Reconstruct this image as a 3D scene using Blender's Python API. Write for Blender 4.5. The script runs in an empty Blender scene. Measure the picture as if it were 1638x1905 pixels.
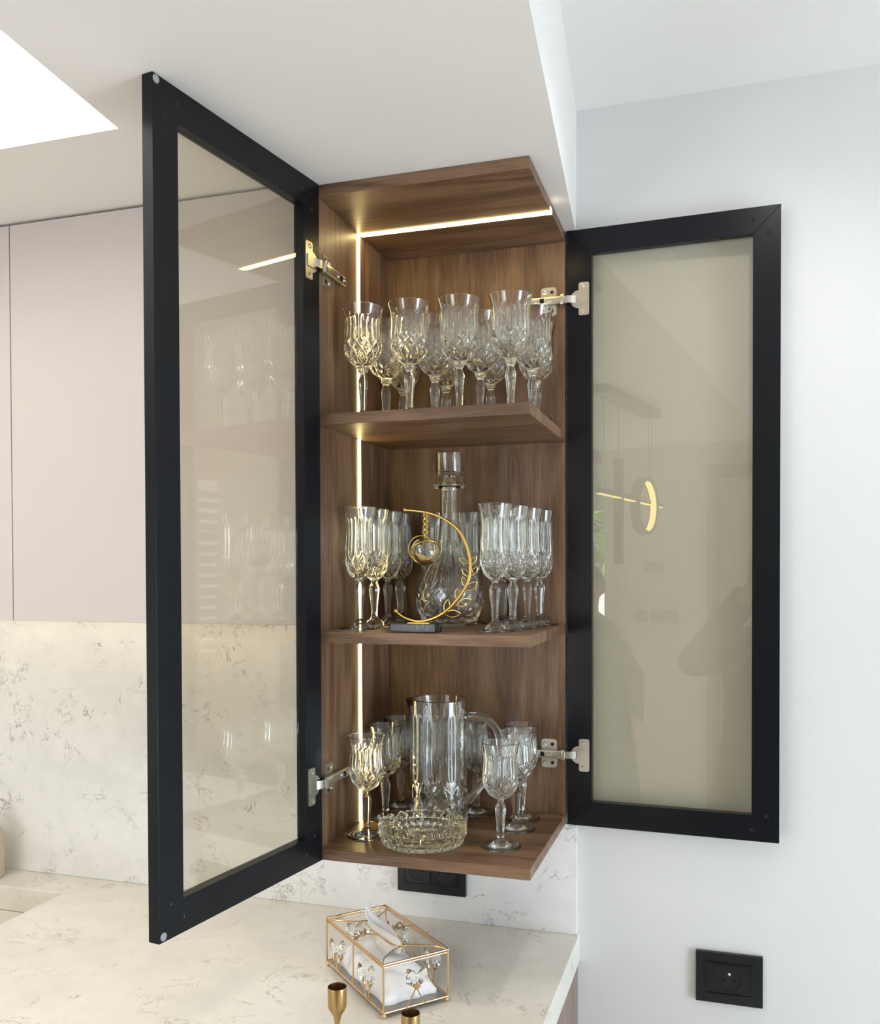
import bpy, bmesh, math, random
from mathutils import Vector, Matrix

random.seed(7)
PI = math.pi
SC = bpy.context.scene
COL = SC.collection
Z0 = 1.05            # the cabinet's underside stands 1.05 above the floor

# ------------------------------------------------------------------ camera
cam_d = bpy.data.cameras.new('camera')
cam = bpy.data.objects.new('camera', cam_d)
COL.objects.link(cam)
SC.camera = cam
cam_d.sensor_fit = 'HORIZONTAL'
cam_d.sensor_width = 36.0
cam_d.lens = 1686.87 / 1638 * 36.0
cam_d.shift_y = (1088.12 - 952.5) / 1638
cam_d.clip_start = 0.02
_R = (Matrix.Rotation(0.3026, 3, 'Z') @ Matrix.Rotation(-0.0162, 3, 'X')
      @ Matrix.Rotation(0.003, 3, 'Y') @ Matrix.Rotation(PI / 2, 3, 'X'))
cam.matrix_world = Matrix.Translation((0.5611, -1.208, 0.4232 + Z0)) @ _R.to_4x4()

# ------------------------------------------------------------------ world
W = bpy.data.worlds.new('overcast_sky')
SC.world = W
W.use_nodes = True
_bg = W.node_tree.nodes['Background']
_bg.inputs['Color'].default_value = (0.86, 0.93, 1.0, 1)
_bg.inputs['Strength'].default_value = 1.6

# ------------------------------------------------------------------ lights
def area(name, loc, target, sx, sy, power, color):
    d = bpy.data.lights.new(name, 'AREA')
    d.shape = 'RECTANGLE'
    d.size, d.size_y = sx, sy
    d.energy = power
    d.color = color
    o = bpy.data.objects.new(name, d)
    COL.objects.link(o)
    o.location = (loc[0], loc[1], loc[2] + Z0)
    v = Vector(target) - Vector(loc)
    o.rotation_euler = v.to_track_quat('-Z', 'Y').to_euler()
    return o

def spot(name, loc, target, power, color, size=2.2, blend=0.6, r=0.03):
    d = bpy.data.lights.new(name, 'SPOT')
    d.energy = power
    d.color = color
    d.spot_size = size
    d.spot_blend = blend
    d.shadow_soft_size = r
    o = bpy.data.objects.new(name, d)
    COL.objects.link(o)
    o.location = (loc[0], loc[1], loc[2] + Z0)
    v = Vector(target) - Vector(loc)
    o.rotation_euler = v.to_track_quat('-Z', 'Y').to_euler()
    return o

area('rear_window_daylight', (-1.85, -3.90, 0.0), (-0.2, 0.0, 0.55), 1.7, 1.7, 22, (0.90, 0.94, 1.0))
area('right_wall_fill', (2.92, -0.85, -0.05), (0.3, -0.2, 0.2), 1.0, 1.5, 62, (0.74, 0.87, 1.0))  # added cool fill before the solid wall, beside the shuttered window
area('shutter_daylight', (3.55, -1.87, 0.45), (0.6, -1.0, 0.4), 1.5, 1.4, 30, (0.84, 0.92, 1.0))
area('left_wall_fill', (-3.40, -1.70, -0.1), (0.0, -0.6, 0.6), 1.6, 1.6, 11, (1.0, 0.95, 0.88))  # added warm fill for soffit and counter; the left wall has no window
area('skylight_daylight', (-0.75, -0.75, 1.55), (-0.75, -0.75, 0.0), 1.0, 0.9, 18, (1.0, 0.95, 0.86))
area('garden_daylight', (-1.5, -4.9, 2.6), (-1.5, -8.0, 0.2), 3.0, 1.0, 1400, (1.0, 0.98, 0.94))
spot('ceiling_downlight', (0.655, -0.10, 1.175), (0.64, 0.10, 0.0), 9.0, (1.0, 0.97, 0.93), 2.35, 1.0, 0.022)
spot('floor_bounce_fill', (0.75, -2.05, 1.170), (0.55, -1.9, -1.05), 200, (1.0, 0.98, 0.95), 1.25, 0.5, 0.06)  # added spot: lights the floor so that its bounce lifts the ceilings
spot('kitchen_downlight', (-0.08, -0.60, 0.972), (-0.25, -0.4, 0.0), 1.6, (1.0, 0.84, 0.62), 2.4, 0.8, 0.04)

# ------------------------------------------------------------------ exposure
SC.view_settings.view_transform = 'Standard'
SC.view_settings.look = 'None'
SC.view_settings.exposure = -0.15
SC.view_settings.gamma = 1.0
SC.view_settings.use_curve_mapping = False
SC.cycles.max_bounces = 24
SC.cycles.transmission_bounces = 20
SC.cycles.transparent_max_bounces = 24
SC.cycles.glossy_bounces = 8
SC.cycles.diffuse_bounces = 5
SC.cycles.sample_clamp_indirect = 10.0

# ================================================================== materials
def s2l(c):
    return tuple(((v / 255) / 12.92 if v / 255 <= 0.04045 else ((v / 255 + 0.055) / 1.055) ** 2.4) for v in c) + (1.0,)

def new_mat(name):
    m = bpy.data.materials.new(name)
    m.use_nodes = True
    nt = m.node_tree
    for n in list(nt.nodes):
        nt.nodes.remove(n)
    out = nt.nodes.new('ShaderNodeOutputMaterial')
    return m, nt, out

def N(nt, kind, **kw):
    n = nt.nodes.new('ShaderNode' + kind)
    for k, v in kw.items():
        if hasattr(n, k) and k not in n.inputs:
            setattr(n, k, v)
        else:
            n.inputs[k].default_value = v
    return n

def plain(name, rgb, rough=0.5, metal=0.0, vary=0.03, scale=20.0, bump=0.0, coat=0.0, spec=0.5):
    m, nt, out = new_mat(name)
    b = nt.nodes.new('ShaderNodeBsdfPrincipled')
    b.inputs['Roughness'].default_value = rough
    b.inputs['Metallic'].default_value = metal
    b.inputs['Coat Weight'].default_value = coat
    b.inputs['Specular IOR Level'].default_value = spec
    tc = nt.nodes.new('ShaderNodeTexCoord')
    nz = N(nt, 'TexNoise', Scale=scale, Detail=4.0)
    nt.links.new(tc.outputs['Object'], nz.inputs['Vector'])
    rp = nt.nodes.new('ShaderNodeValToRGB')
    c = s2l(rgb)
    rp.color_ramp.elements[0].position = 0.3
    rp.color_ramp.elements[1].position = 0.7
    rp.color_ramp.elements[0].color = tuple(v * (1 - vary) for v in c[:3]) + (1,)
    rp.color_ramp.elements[1].color = tuple(min(1, v * (1 + vary)) for v in c[:3]) + (1,)
    nt.links.new(nz.outputs['Fac'], rp.inputs['Fac'])
    nt.links.new(rp.outputs['Color'], b.inputs['Base Color'])
    if bump:
        bp = N(nt, 'Bump', Strength=bump, Distance=0.002)
        n2 = N(nt, 'TexNoise', Scale=scale * 12, Detail=3.0)
        nt.links.new(tc.outputs['Object'], n2.inputs['Vector'])
        nt.links.new(n2.outputs['Fac'], bp.inputs['Height'])
        nt.links.new(bp.outputs['Normal'], b.inputs['Normal'])
    nt.links.new(b.outputs['BSDF'], out.inputs['Surface'])
    return m

def emission(name, rgb, strength):
    m, nt, out = new_mat(name)
    e = nt.nodes.new('ShaderNodeEmission')
    e.inputs['Color'].default_value = tuple(rgb) + (1,)
    e.inputs['Strength'].default_value = strength
    nt.links.new(e.outputs['Emission'], out.inputs['Surface'])
    return m

def wood(name, axis, dark, mid, light, rough=0.42):
    m, nt, out = new_mat(name)
    b = nt.nodes.new('ShaderNodeBsdfPrincipled')
    b.inputs['Roughness'].default_value = rough
    tc = nt.nodes.new('ShaderNodeTexCoord')
    def stretched(s_across, s_along):
        mp = nt.nodes.new('ShaderNodeMapping')
        sc = [s_across] * 3
        sc[axis] = s_along
        mp.inputs['Scale'].default_value = sc
        nt.links.new(tc.outputs['Object'], mp.inputs['Vector'])
        return mp
    a = stretched(9.0, 1.1)
    n1 = N(nt, 'TexNoise', Scale=1.6, Detail=3.0, Roughness=0.5, Distortion=0.6)
    nt.links.new(a.outputs['Vector'], n1.inputs['Vector'])
    mu = N(nt, 'Math', operation='MULTIPLY')
    mu.inputs[1].default_value = 8.0
    nt.links.new(n1.outputs['Fac'], mu.inputs[0])
    pp = N(nt, 'Math', operation='PINGPONG')
    pp.inputs[1].default_value = 1.0
    nt.links.new(mu.outputs[0], pp.inputs[0])
    f = stretched(620.0, 16.0)
    n2 = N(nt, 'TexNoise', Scale=1.0, Detail=3.0, Roughness=0.6)
    nt.links.new(f.outputs['Vector'], n2.inputs['Vector'])
    g = stretched(60.0, 2.0)
    n3 = N(nt, 'TexNoise', Scale=1.0, Detail=4.0, Roughness=0.6)
    nt.links.new(g.outputs['Vector'], n3.inputs['Vector'])
    s1 = N(nt, 'Math', operation='MULTIPLY_ADD')
    s1.inputs[1].default_value = 0.26
    nt.links.new(pp.outputs[0], s1.inputs[0])
    s2 = N(nt, 'Math', operation='MULTIPLY_ADD')
    s2.inputs[1].default_value = 0.76
    nt.links.new(n2.outputs['Fac'], s2.inputs[0])
    s3 = N(nt, 'Math', operation='MULTIPLY')
    s3.inputs[1].default_value = 0.34
    nt.links.new(n3.outputs['Fac'], s3.inputs[0])
    nt.links.new(s3.outputs[0], s2.inputs[2])
    nt.links.new(s2.outputs[0], s1.inputs[2])
    rp = nt.nodes.new('ShaderNodeValToRGB')
    e = rp.color_ramp.elements
    e[0].position, e[0].color = 0.36, s2l(dark)
    e[1].position, e[1].color = 0.82, s2l(light)
    k = e.new(0.58)
    k.color = s2l(mid)
    nt.links.new(s1.outputs[0], rp.inputs['Fac'])
    nt.links.new(rp.outputs['Color'], b.inputs['Base Color'])
    bp = N(nt, 'Bump', Strength=0.12, Distance=0.001)
    nt.links.new(n2.outputs['Fac'], bp.inputs['Height'])
    nt.links.new(bp.outputs['Normal'], b.inputs['Normal'])
    nt.links.new(b.outputs['BSDF'], out.inputs['Surface'])
    return m

def marble(name, base, vein, rough, veins=1.0, scale=1.0):
    m, nt, out = new_mat(name)
    b = nt.nodes.new('ShaderNodeBsdfPrincipled')
    b.inputs['Roughness'].default_value = rough
    tc = nt.nodes.new('ShaderNodeTexCoord')
    def ridge(sc, dist, width, m_scale, m_lo, m_hi):
        n = N(nt, 'TexNoise', Scale=sc * scale, Detail=5.0, Roughness=0.62, Distortion=dist)
        nt.links.new(tc.outputs['Object'], n.inputs['Vector'])
        su = N(nt, 'Math', operation='SUBTRACT')
        su.inputs[1].default_value = 0.5
        nt.links.new(n.outputs['Fac'], su.inputs[0])
        ab = N(nt, 'Math', operation='ABSOLUTE')
        nt.links.new(su.outputs[0], ab.inputs[0])
        mr = N(nt, 'MapRange')
        mr.inputs['From Min'].default_value = 0.0
        mr.inputs['From Max'].default_value = width
        mr.inputs['To Min'].default_value = 1.0
        mr.inputs['To Max'].default_value = 0.0
        nt.links.new(ab.outputs[0], mr.inputs['Value'])
        k = N(nt, 'TexNoise', Scale=m_scale * scale, Detail=3.0)
        nt.links.new(tc.outputs['Object'], k.inputs['Vector'])
        mk = N(nt, 'MapRange')
        mk.inputs['From Min'].default_value = m_lo
        mk.inputs['From Max'].default_value = m_hi
        nt.links.new(k.outputs['Fac'], mk.inputs['Value'])
        mu = N(nt, 'Math', operation='MULTIPLY')
        nt.links.new(mr.outputs[0], mu.inputs[0])
        nt.links.new(mk.outputs[0], mu.inputs[1])
        return mu
    r1 = ridge(13.0, 1.2, 0.014, 17.0, 0.54, 0.66)
    r2 = ridge(26.0, 0.8, 0.020, 11.0, 0.55, 0.70)
    mx = N(nt, 'Math', operation='MAXIMUM')
    nt.links.new(r1.outputs[0], mx.inputs[0])
    nt.links.new(r2.outputs[0], mx.inputs[1])
    am = N(nt, 'Math', operation='MULTIPLY')
    am.inputs[1].default_value = 0.75 * veins
    nt.links.new(mx.outputs[0], am.inputs[0])
    cl = N(nt, 'TexNoise', Scale=9.0 * scale, Detail=6.0, Roughness=0.65)
    nt.links.new(tc.outputs['Object'], cl.inputs['Vector'])
    rp = nt.nodes.new('ShaderNodeValToRGB')
    c = s2l(base)
    rp.color_ramp.elements[0].position = 0.3
    rp.color_ramp.elements[0].color = tuple(v * 0.88 for v in c[:3]) + (1,)
    rp.color_ramp.elements[1].position = 0.62
    rp.color_ramp.elements[1].color = c
    nt.links.new(cl.outputs['Fac'], rp.inputs['Fac'])
    mi = nt.nodes.new('ShaderNodeMix')
    mi.data_type = 'RGBA'
    nt.links.new(am.outputs[0], mi.inputs[0])
    nt.links.new(rp.outputs['Color'], mi.inputs[6])
    mi.inputs[7].default_value = s2l(vein)
    nt.links.new(mi.outputs[2], b.inputs['Base Color'])
    nt.links.new(b.outputs['BSDF'], out.inputs['Surface'])
    return m

def clear_glass(name, rgb=(0.985, 0.99, 0.985), ior=1.56, rough=0.0):
    m, nt, out = new_mat(name)
    g = nt.nodes.new('ShaderNodeBsdfGlass')
    g.inputs['Color'].default_value = tuple(rgb) + (1,)
    g.inputs['IOR'].default_value = ior
    g.inputs['Roughness'].default_value = rough
    nt.links.new(g.outputs['BSDF'], out.inputs['Surface'])
    return m

def pane_glass(name, tint, refl0, refl1):
    """sheet glass: tinted see-through plus a mirror share that grows with the angle"""
    m, nt, out = new_mat(name)
    t = nt.nodes.new('ShaderNodeBsdfTransparent')
    t.inputs['Color'].default_value = tuple(tint) + (1,)
    g = nt.nodes.new('ShaderNodeBsdfGlossy')
    g.inputs['Roughness'].default_value = 0.0
    g.inputs['Color'].default_value = (1, 1, 1, 1)
    lw = nt.nodes.new('ShaderNodeLayerWeight')
    lw.inputs['Blend'].default_value = 0.5
    pw = N(nt, 'Math', operation='POWER')
    pw.inputs[1].default_value = 3.0
    nt.links.new(lw.outputs['Facing'], pw.inputs[0])
    mr = N(nt, 'MapRange')
    mr.inputs['To Min'].default_value = refl0
    mr.inputs['To Max'].default_value = refl1
    nt.links.new(pw.outputs[0], mr.inputs['Value'])
    mi = nt.nodes.new('ShaderNodeMixShader')
    nt.links.new(mr.outputs[0], mi.inputs[0])
    nt.links.new(t.outputs[0], mi.inputs[1])
    nt.links.new(g.outputs[0], mi.inputs[2])
    nt.links.new(mi.outputs[0], out.inputs['Surface'])
    return m

WD, WM, WL = (63, 43, 30), (101, 74, 53), (133, 102, 76)
M_WOOD_Z = wood('walnut_upright', 2, WD, WM, WL)
M_WOOD_X = wood('walnut_lengthwise', 0, WD, WM, WL)
M_WOOD_Y = wood('walnut_crosswise', 1, WD, WM, WL)
M_WOOD_BASE = wood('taupe_wood', 2, (104, 86, 76), (124, 104, 93), (142, 121, 108))
M_BLACK = plain('black_anodised', (13, 16, 21), 0.30, 0.0, 0.04, 30, 0.0, 0.0, 0.24)
M_SCREW = plain('dark_screw_steel', (44, 46, 50), 0.32, 0.7)
M_NICKEL = plain('brushed_nickel', (205, 200, 188), 0.30, 1.0, 0.05, 60)
M_BUMPER = plain('rubber_bumper', (150, 156, 160), 0.45)
M_PANE = pane_glass('bronze_pane', (0.884, 0.868, 0.808), 0.06, 0.36)
M_GLASS = clear_glass('crystal')
M_GLASS_ASH = clear_glass('thick_crystal', (0.965, 0.965, 0.925), 1.5)
M_LEDBAR = emission('led_warm_white', (1.0, 0.76, 0.33), 20.0)
M_LEDUNDER = emission('led_under_cabinet', (1.0, 0.82, 0.55), 11.0)
M_LEDPEND = emission('led_pendant', (1.0, 0.80, 0.26), 7.0)
M_WALL = plain('white_wall_paint', (221, 221, 219), 0.75, 0, 0.01, 6, 0.05)
M_CEIL = plain('ceiling_paint', (236, 234, 231), 0.85, 0, 0.01, 5, 0.04)
M_SOFFIT = plain('soffit_paint', (231, 227, 223), 0.8, 0, 0.01, 5, 0.04)
M_UPPER = plain('pinkish_lacquer', (194, 186, 183), 0.30, 0, 0.008, 4, 0.0, 0.0)
M_GAP = plain('dark_gap', (92, 84, 84), 0.8)
M_MARBLE = marble('cream_stone', (235, 230, 219), (120, 102, 80), 0.16, 0.8)
M_SPLASH = marble('pale_stone', (243, 243, 241), (118, 110, 100), 0.28, 1.0)
M_PLUG = plain('black_plastic', (14, 17, 22), 0.28, 0, 0.03)
M_PLUGHOLE = plain('black_recess', (6, 7, 9), 0.45, 0, 0.03)
M_PIN = plain('steel_pin', (225, 225, 225), 0.2, 1.0)
M_GOLD = plain('brushed_gold', (212, 178, 96), 0.24, 1.0, 0.05, 50)
M_ROSE = plain('rose_gold_wire', (230, 196, 150), 0.20, 1.0, 0.05, 50)
M_BRASS = plain('satin_brass', (180, 150, 104), 0.32, 1.0, 0.06, 80)
M_TISSUE = plain('tissue_paper', (246, 246, 247), 0.85, 0, 0.01, 30, 0.15)
M_TRAY = plain('smoked_mirror_tray', (150, 146, 140), 0.12, 0.6)
M_BLACKMARBLE = marble('black_marble', (34, 38, 44), (170, 176, 182), 0.25, 0.9, 3.0)
M_FLOOR = plain('pale_floor_tile', (226, 221, 213), 0.3, 0, 0.03, 3)
M_REAR = plain('rear_wall_paint', (222, 216, 206), 0.8, 0, 0.01, 5)
M_DARKPANEL = plain('door_trim_grey', (140, 134, 126), 0.5)
M_LEAF = plain('tree_leaves', (128, 160, 66), 0.6, 0, 0.25, 4)
M_BARK = plain('tree_bark', (96, 78, 60), 0.8)
M_GARDEN = plain('garden_wall', (224, 226, 238), 0.8)
M_SHUTTER = plain('white_shutter', (222, 220, 214), 0.5)
M_BEIGE = plain('beige_ceramic', (206, 192, 168), 0.35)

# ================================================================== mesh helpers
class MB:
    """collects vertices and faces of one mesh"""
    def __init__(s):
        s.v, s.f = [], []
    def add(s, vs, fs):
        b = len(s.v)
        s.v += [tuple(p) for p in vs]
        s.f += [tuple(b + i for i in f) for f in fs]
        return s
    def box(s, x0, x1, y0, y1, z0, z1, c=0.0):
        if c <= 0:
            v = [(x, y, z) for x in (x0, x1) for y in (y0, y1) for z in (z0, z1)]
            return s.add(v, [(0, 1, 3, 2), (4, 6, 7, 5), (0, 4, 5, 1), (2, 3, 7, 6), (0, 2, 6, 4), (1, 5, 7, 3)])
        bm = bmesh.new()
        bmesh.ops.create_cube(bm, size=1.0)
        for v in bm.verts:
            v.co = ((x0 + x1) / 2 + v.co.x * (x1 - x0), (y0 + y1) / 2 + v.co.y * (y1 - y0), (z0 + z1) / 2 + v.co.z * (z1 - z0))
        bmesh.ops.bevel(bm, geom=list(bm.edges), offset=c, segments=2, affect='EDGES', profile=0.5)
        bm.verts.index_update()
        s.add([v.co[:] for v in bm.verts], [[v.index for v in f.verts] for f in bm.faces])
        bm.free()
        return s
    def prism(s, pts, y0, y1, axis=1):
        """closed outline in the plane across `axis`, extruded from y0 to y1"""
        n = len(pts)
        def P(p, h):
            return (p[0], h, p[1]) if axis == 1 else ((p[0], p[1], h) if axis == 2 else (h, p[0], p[1]))
        v = [P(p, y0) for p in pts] + [P(p, y1) for p in pts]
        f = [tuple(range(n)), tuple(range(2 * n - 1, n - 1, -1))]
        f += [(i, n + i, n + (i + 1) % n, (i + 1) % n) for i in range(n)]
        return s.add(v, f)
    def tube(s, path, r, n=8, closed=False, caps=True):
        P = [Vector(p) for p in path]
        m = len(P)
        rr = r if isinstance(r, (list, tuple)) else [r] * m
        up = None
        rings = []
        for i in range(m):
            a = P[(i - 1) % m] if (closed or i > 0) else P[i]
            b = P[(i + 1) % m] if (closed or i < m - 1) else P[i]
            t = (b - a).normalized()
            if up is None:
                up = t.orthogonal().normalized()
            up = (up - t * up.dot(t))
            up = up.normalized() if up.length > 1e-6 else t.orthogonal().normalized()
            w = t.cross(up)
            rings.append([P[i] + (up * math.cos(2 * PI * k / n) + w * math.sin(2 * PI * k / n)) * rr[i] for k in range(n)])
        v = [p for ring in rings for p in ring]
        f = []
        for i in range(m if closed else m - 1):
            j = (i + 1) % m
            for k in range(n):
                f.append((i * n + k, i * n + (k + 1) % n, j * n + (k + 1) % n, j * n + k))
        if caps and not closed:
            f.append(tuple(range(n))[::-1])
            f.append(tuple((m - 1) * n + k for k in range(n)))
        return s.add(v, f)
    def rev(s, prof, n=48, mod=None, center=(0, 0, 0), cap0=False, cap1=False):
        v, f = [], []
        for i, (r, z) in enumerate(prof):
            for k in range(n):
                t = 2 * PI * k / n
                q = mod(t, z, r) if mod else r
                v.append((center[0] + q * math.cos(t), center[1] + q * math.sin(t), center[2] + z))
        for i in range(len(prof) - 1):
            for k in range(n):
                f.append((i * n + k, i * n + (k + 1) % n, (i + 1) * n + (k + 1) % n, (i + 1) * n + k))
        if cap0:
            f.append(tuple(range(n))[::-1])
        if cap1:
            f.append(tuple((len(prof) - 1) * n + k for k in range(n)))
        return s.add(v, f)
    def disc(s, c, axis, r, h, n=16):
        """short cylinder whose base centre is c, along axis vector"""
        a = Vector(axis).normalized()
        return s.tube([Vector(c), Vector(c) + a * h], r, n)
    def ball(s, c, r, n=12, m=8):
        pr = [(max(1e-5, r * math.sin(PI * i / m)), -r * math.cos(PI * i / m)) for i in range(m + 1)]
        return s.rev(pr, n, None, c)
    def mesh(s, name, mat, smooth=None, fix=True):
        me = bpy.data.meshes.new(name)
        me.from_pydata(s.v, [], s.f)
        if fix:
            bm = bmesh.new()
            bm.from_mesh(me)
            bmesh.ops.recalc_face_normals(bm, faces=list(bm.faces))
            bm.to_mesh(me)
            bm.free()
        if smooth is not None:
            me.polygons.foreach_set('use_smooth', [True] * len(me.polygons))
            if smooth < 3.1:
                me.set_sharp_from_angle(angle=smooth)
        me.materials.append(mat)
        me.update()
        return me

def link(name, data, parent=None, loc=(0, 0, 0), rotz=0.0):
    o = bpy.data.objects.new(name, data)
    COL.objects.link(o)
    o.parent = parent
    o.location = loc if parent else (loc[0], loc[1], loc[2] + Z0)
    o.rotation_euler = (0, 0, rotz)
    return o

def thing(name, label, cat, loc=(0, 0, 0), rotz=0.0, group=None):
    o = link(name, None, None, loc, rotz)
    o.empty_display_size = 0.05
    o['label'], o['category'] = label, cat
    if group:
        o['group'] = group
    return o

def part(name, mb, mat, parent, smooth=None, label=None):
    me = mb if isinstance(mb, bpy.types.Mesh) else mb.mesh(name, mat, smooth)
    o = link(name, me, parent)
    if label:
        o['label'] = label
    return o

def structure(name, mb, mat, parent=None, smooth=None):
    o = link(name, mb.mesh(name, mat, smooth), parent)
    if parent is None:
        o['kind'] = 'structure'
    return o

def lerp(a, b, t):
    return a + (b - a) * t

def spline(ctrl, n):
    """Catmull-Rom through control points of any dimension"""
    P = [Vector(p) if len(p) == 3 else Vector((p[0], p[1], 0)) for p in ctrl]
    P = [P[0] * 2 - P[1]] + P + [P[-1] * 2 - P[-2]]
    out = []
    segs = len(P) - 3
    for i in range(n + 1):
        t = i / n * segs
        k = min(int(t), segs - 1)
        u = t - k
        a, b, c, d = P[k:k + 4]
        out.append(0.5 * ((2 * b) + (c - a) * u + (2 * a - 5 * b + 4 * c - d) * u * u + (3 * b - a - 3 * c + d) * u ** 3))
    return out

def grid_wall(mb, us, vs, holes, place):
    """welded grid of quads over us x vs without the cells that lie in holes; place(u, v) -> point"""
    idx = {}
    def P(i, j):
        if (i, j) not in idx:
            idx[(i, j)] = len(mb.v)
            mb.v.append(place(us[i], vs[j]))
        return idx[(i, j)]
    for i in range(len(us) - 1):
        for j in range(len(vs) - 1):
            cu, cv = (us[i] + us[i + 1]) / 2, (vs[j] + vs[j + 1]) / 2
            if any(a < cu < b and c < cv < d for a, b, c, d in holes):
                continue
            mb.f.append((P(i, j), P(i + 1, j), P(i + 1, j + 1), P(i, j + 1)))
    return mb

def thick(o, t, off=-1.0):
    md = o.modifiers.new('thickness', 'SOLIDIFY')
    md.thickness = t
    md.offset = off
    return o

# ================================================================== the room
ZC = -0.1885              # counter top
YW = 0.311                # painted wall
FLOOR = -Z0
CEIL = 1.186
TOP = 0.98

def sof_x(y):             # skewed right edge of the lowered ceiling
    return 0.3290 + 0.081 * (0.285 - y)

structure('floor', MB().box(-3.5, 3.0, -4.0, YW + 0.12, FLOOR - 0.05, FLOOR), M_FLOOR)
structure('wall_back', MB().box(-3.5, 3.0, YW, YW + 0.12, FLOOR, 1.30), M_WALL)
structure('wall_left', MB().box(-3.6, -3.5, -4.0, YW + 0.12, FLOOR, 1.30), M_WALL)

# right wall with the shuttered window
wr = grid_wall(MB(), [-4.1, -2.45, -1.30, YW + 0.12], [FLOOR, -0.10, 1.0, 1.3], [(-2.45, -1.30, -0.10, 1.0)],
               lambda u, v: (3.0, u, v))
thick(structure('wall_right', wr, M_WALL), 0.1, 1.0)

# wall behind the photographer with garden window and doorway
wf = grid_wall(MB(), [-3.5, -1.95, -0.42, 0.16, 0.98, 3.1], [FLOOR, -0.75, 0.86, 1.06, 1.3],
               [(-1.95, -0.42, -0.75, 0.86), (0.16, 0.98, FLOOR, 1.06)], lambda u, v: (u, -4.0, v))
thick(structure('wall_front', wf, M_REAR), 0.12, 1.0)

# upper ceiling and the lowered kitchen ceiling with its skylight
YE = -2.3
up = MB()
up.prism([(sof_x(YE), YE), (3.0, YE), (3.0, YW), (sof_x(YW), YW)], CEIL, CEIL + 0.06, axis=2)
structure('ceiling', up, M_CEIL)
structure('ceiling', MB().box(-3.5, 3.0, -4.0, YE, CEIL, CEIL + 0.06), M_CEIL)

HX0, HY0, HY1 = -1.45, -1.25, -0.229
def hole_x(y):
    return -0.167 + 0.079 * (-0.228 - y)
sf = MB()                 # one welded sheet around the opening, with thickness
for y in (YE, HY0, HY1, YW):
    for x in (-3.5, HX0, hole_x(min(max(y, HY0), HY1)), sof_x(y)):
        sf.v.append((x, y, TOP + 0.0006))
for j in range(3):
    for i in range(3):
        if not (i == 1 and j == 1):
            sf.f.append((j * 4 + i, (j + 1) * 4 + i, (j + 1) * 4 + i + 1, j * 4 + i + 1))
_me = sf.mesh('ceiling', M_SOFFIT, None, False)
sof = link('ceiling', _me)
sof['kind'] = 'structure'
thick(sof, CEIL - TOP - 0.0006, -1.0)
# skylight shaft rising from the opening, open to the sky
sh = MB()
for z in (CEIL, 1.62):
    for x, y in ((HX0, HY0), (hole_x(HY0), HY0), (hole_x(HY1), HY1), (HX0, HY1)):
        sh.v.append((x, y, z))
for i in range(4):
    sh.f.append((i, (i + 1) % 4, 4 + (i + 1) % 4, 4 + i))
_me = sh.mesh('trim', M_CEIL, None, False)
shaft = link('trim_1', _me)
shaft['kind'] = 'structure'

# right window: frame and tilted shutter slats
wn = link('window_1', MB().box(2.98, 3.02, -2.45, -2.40, -0.10, 1.0).mesh('window_stile', M_SHUTTER), None)
wn['kind'] = 'structure'
for nm, b in (('stile', (-1.35, -1.30, -0.10, 1.0)), ('stile', (-1.70, -1.66, -0.05, 0.95)), ('stile', (-2.08, -2.04, -0.05, 0.95)),
              ('rail', (-2.40, -1.35, 0.95, 1.0)), ('rail', (-2.40, -1.35, -0.10, -0.05)), ('rail', (-2.40, -1.35, 0.60, 0.65))):
    part(nm, MB().box(2.98, 3.02, *b), M_SHUTTER, wn)
_sl = MB().prism([(-0.022, -0.016), (-0.017, -0.021), (0.022, 0.016), (0.017, 0.021)], -2.40, -1.35, axis=1)
_sm = _sl.mesh('slat', M_SHUTTER)
for k in range(15):
    o = link('slat', _sm, wn)
    o.location = (3.0, 0, -0.005 + 0.062 * k)

# garden window behind the photographer and the doorway beside it
wn = link('window_2', MB().box(-1.95, -1.90, -4.03, -3.97, -0.75, 0.86).mesh('window_stile', M_SHUTTER), None)
wn['kind'] = 'structure'
for nm, b in (('stile', (-0.47, -0.42, -0.75, 0.86)), ('rail', (-1.90, -0.47, 0.80, 0.86)), ('rail', (-1.90, -0.47, -0.75, -0.69)),
              ('mullion', (-1.20, -1.16, -0.69, 0.80))):
    part(nm, MB().box(b[0], b[1], -4.03, -3.97, b[2], b[3]), M_SHUTTER, wn)
dr = link('door_1', MB().box(0.16, 0.23, -4.0, -3.96, FLOOR, 1.06).mesh('door_jamb', M_DARKPANEL), None)
dr['kind'] = 'structure'
part('jamb', MB().box(0.91, 0.98, -4.0, -3.96, FLOOR, 1.06), M_DARKPANEL, dr)
part('lintel', MB().box(0.23, 0.91, -4.0, -3.96, 0.98, 1.06), M_DARKPANEL, dr)
part('leaf', MB().box(0.23, 0.91, -4.02, -3.99, FLOOR, 0.98, 0.003), M_REAR, dr)

for nm, lb, b in (('thermostat', 'grey thermostat on the rear wall, mirrored in the right door under the glowing ring', (-0.222, -0.105, 0.405, 0.474)),
                  ('switch_plate', 'wide grey switch plate on the rear wall, mirrored in the right door', (-0.190, -0.013, 0.090, 0.168)),
                  ('switch_plate', 'small grey switch plate beside the wide one, mirrored in the right door', (-0.275, -0.205, 0.090, 0.168))):
    o = link(nm, MB().box(b[0], b[1], -3.999, -3.985, b[2], b[3], 0.003).mesh(nm, M_DARKPANEL))
    o['label'], o['category'] = lb, ('thermostat' if nm == 'thermostat' else 'switch')

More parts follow.
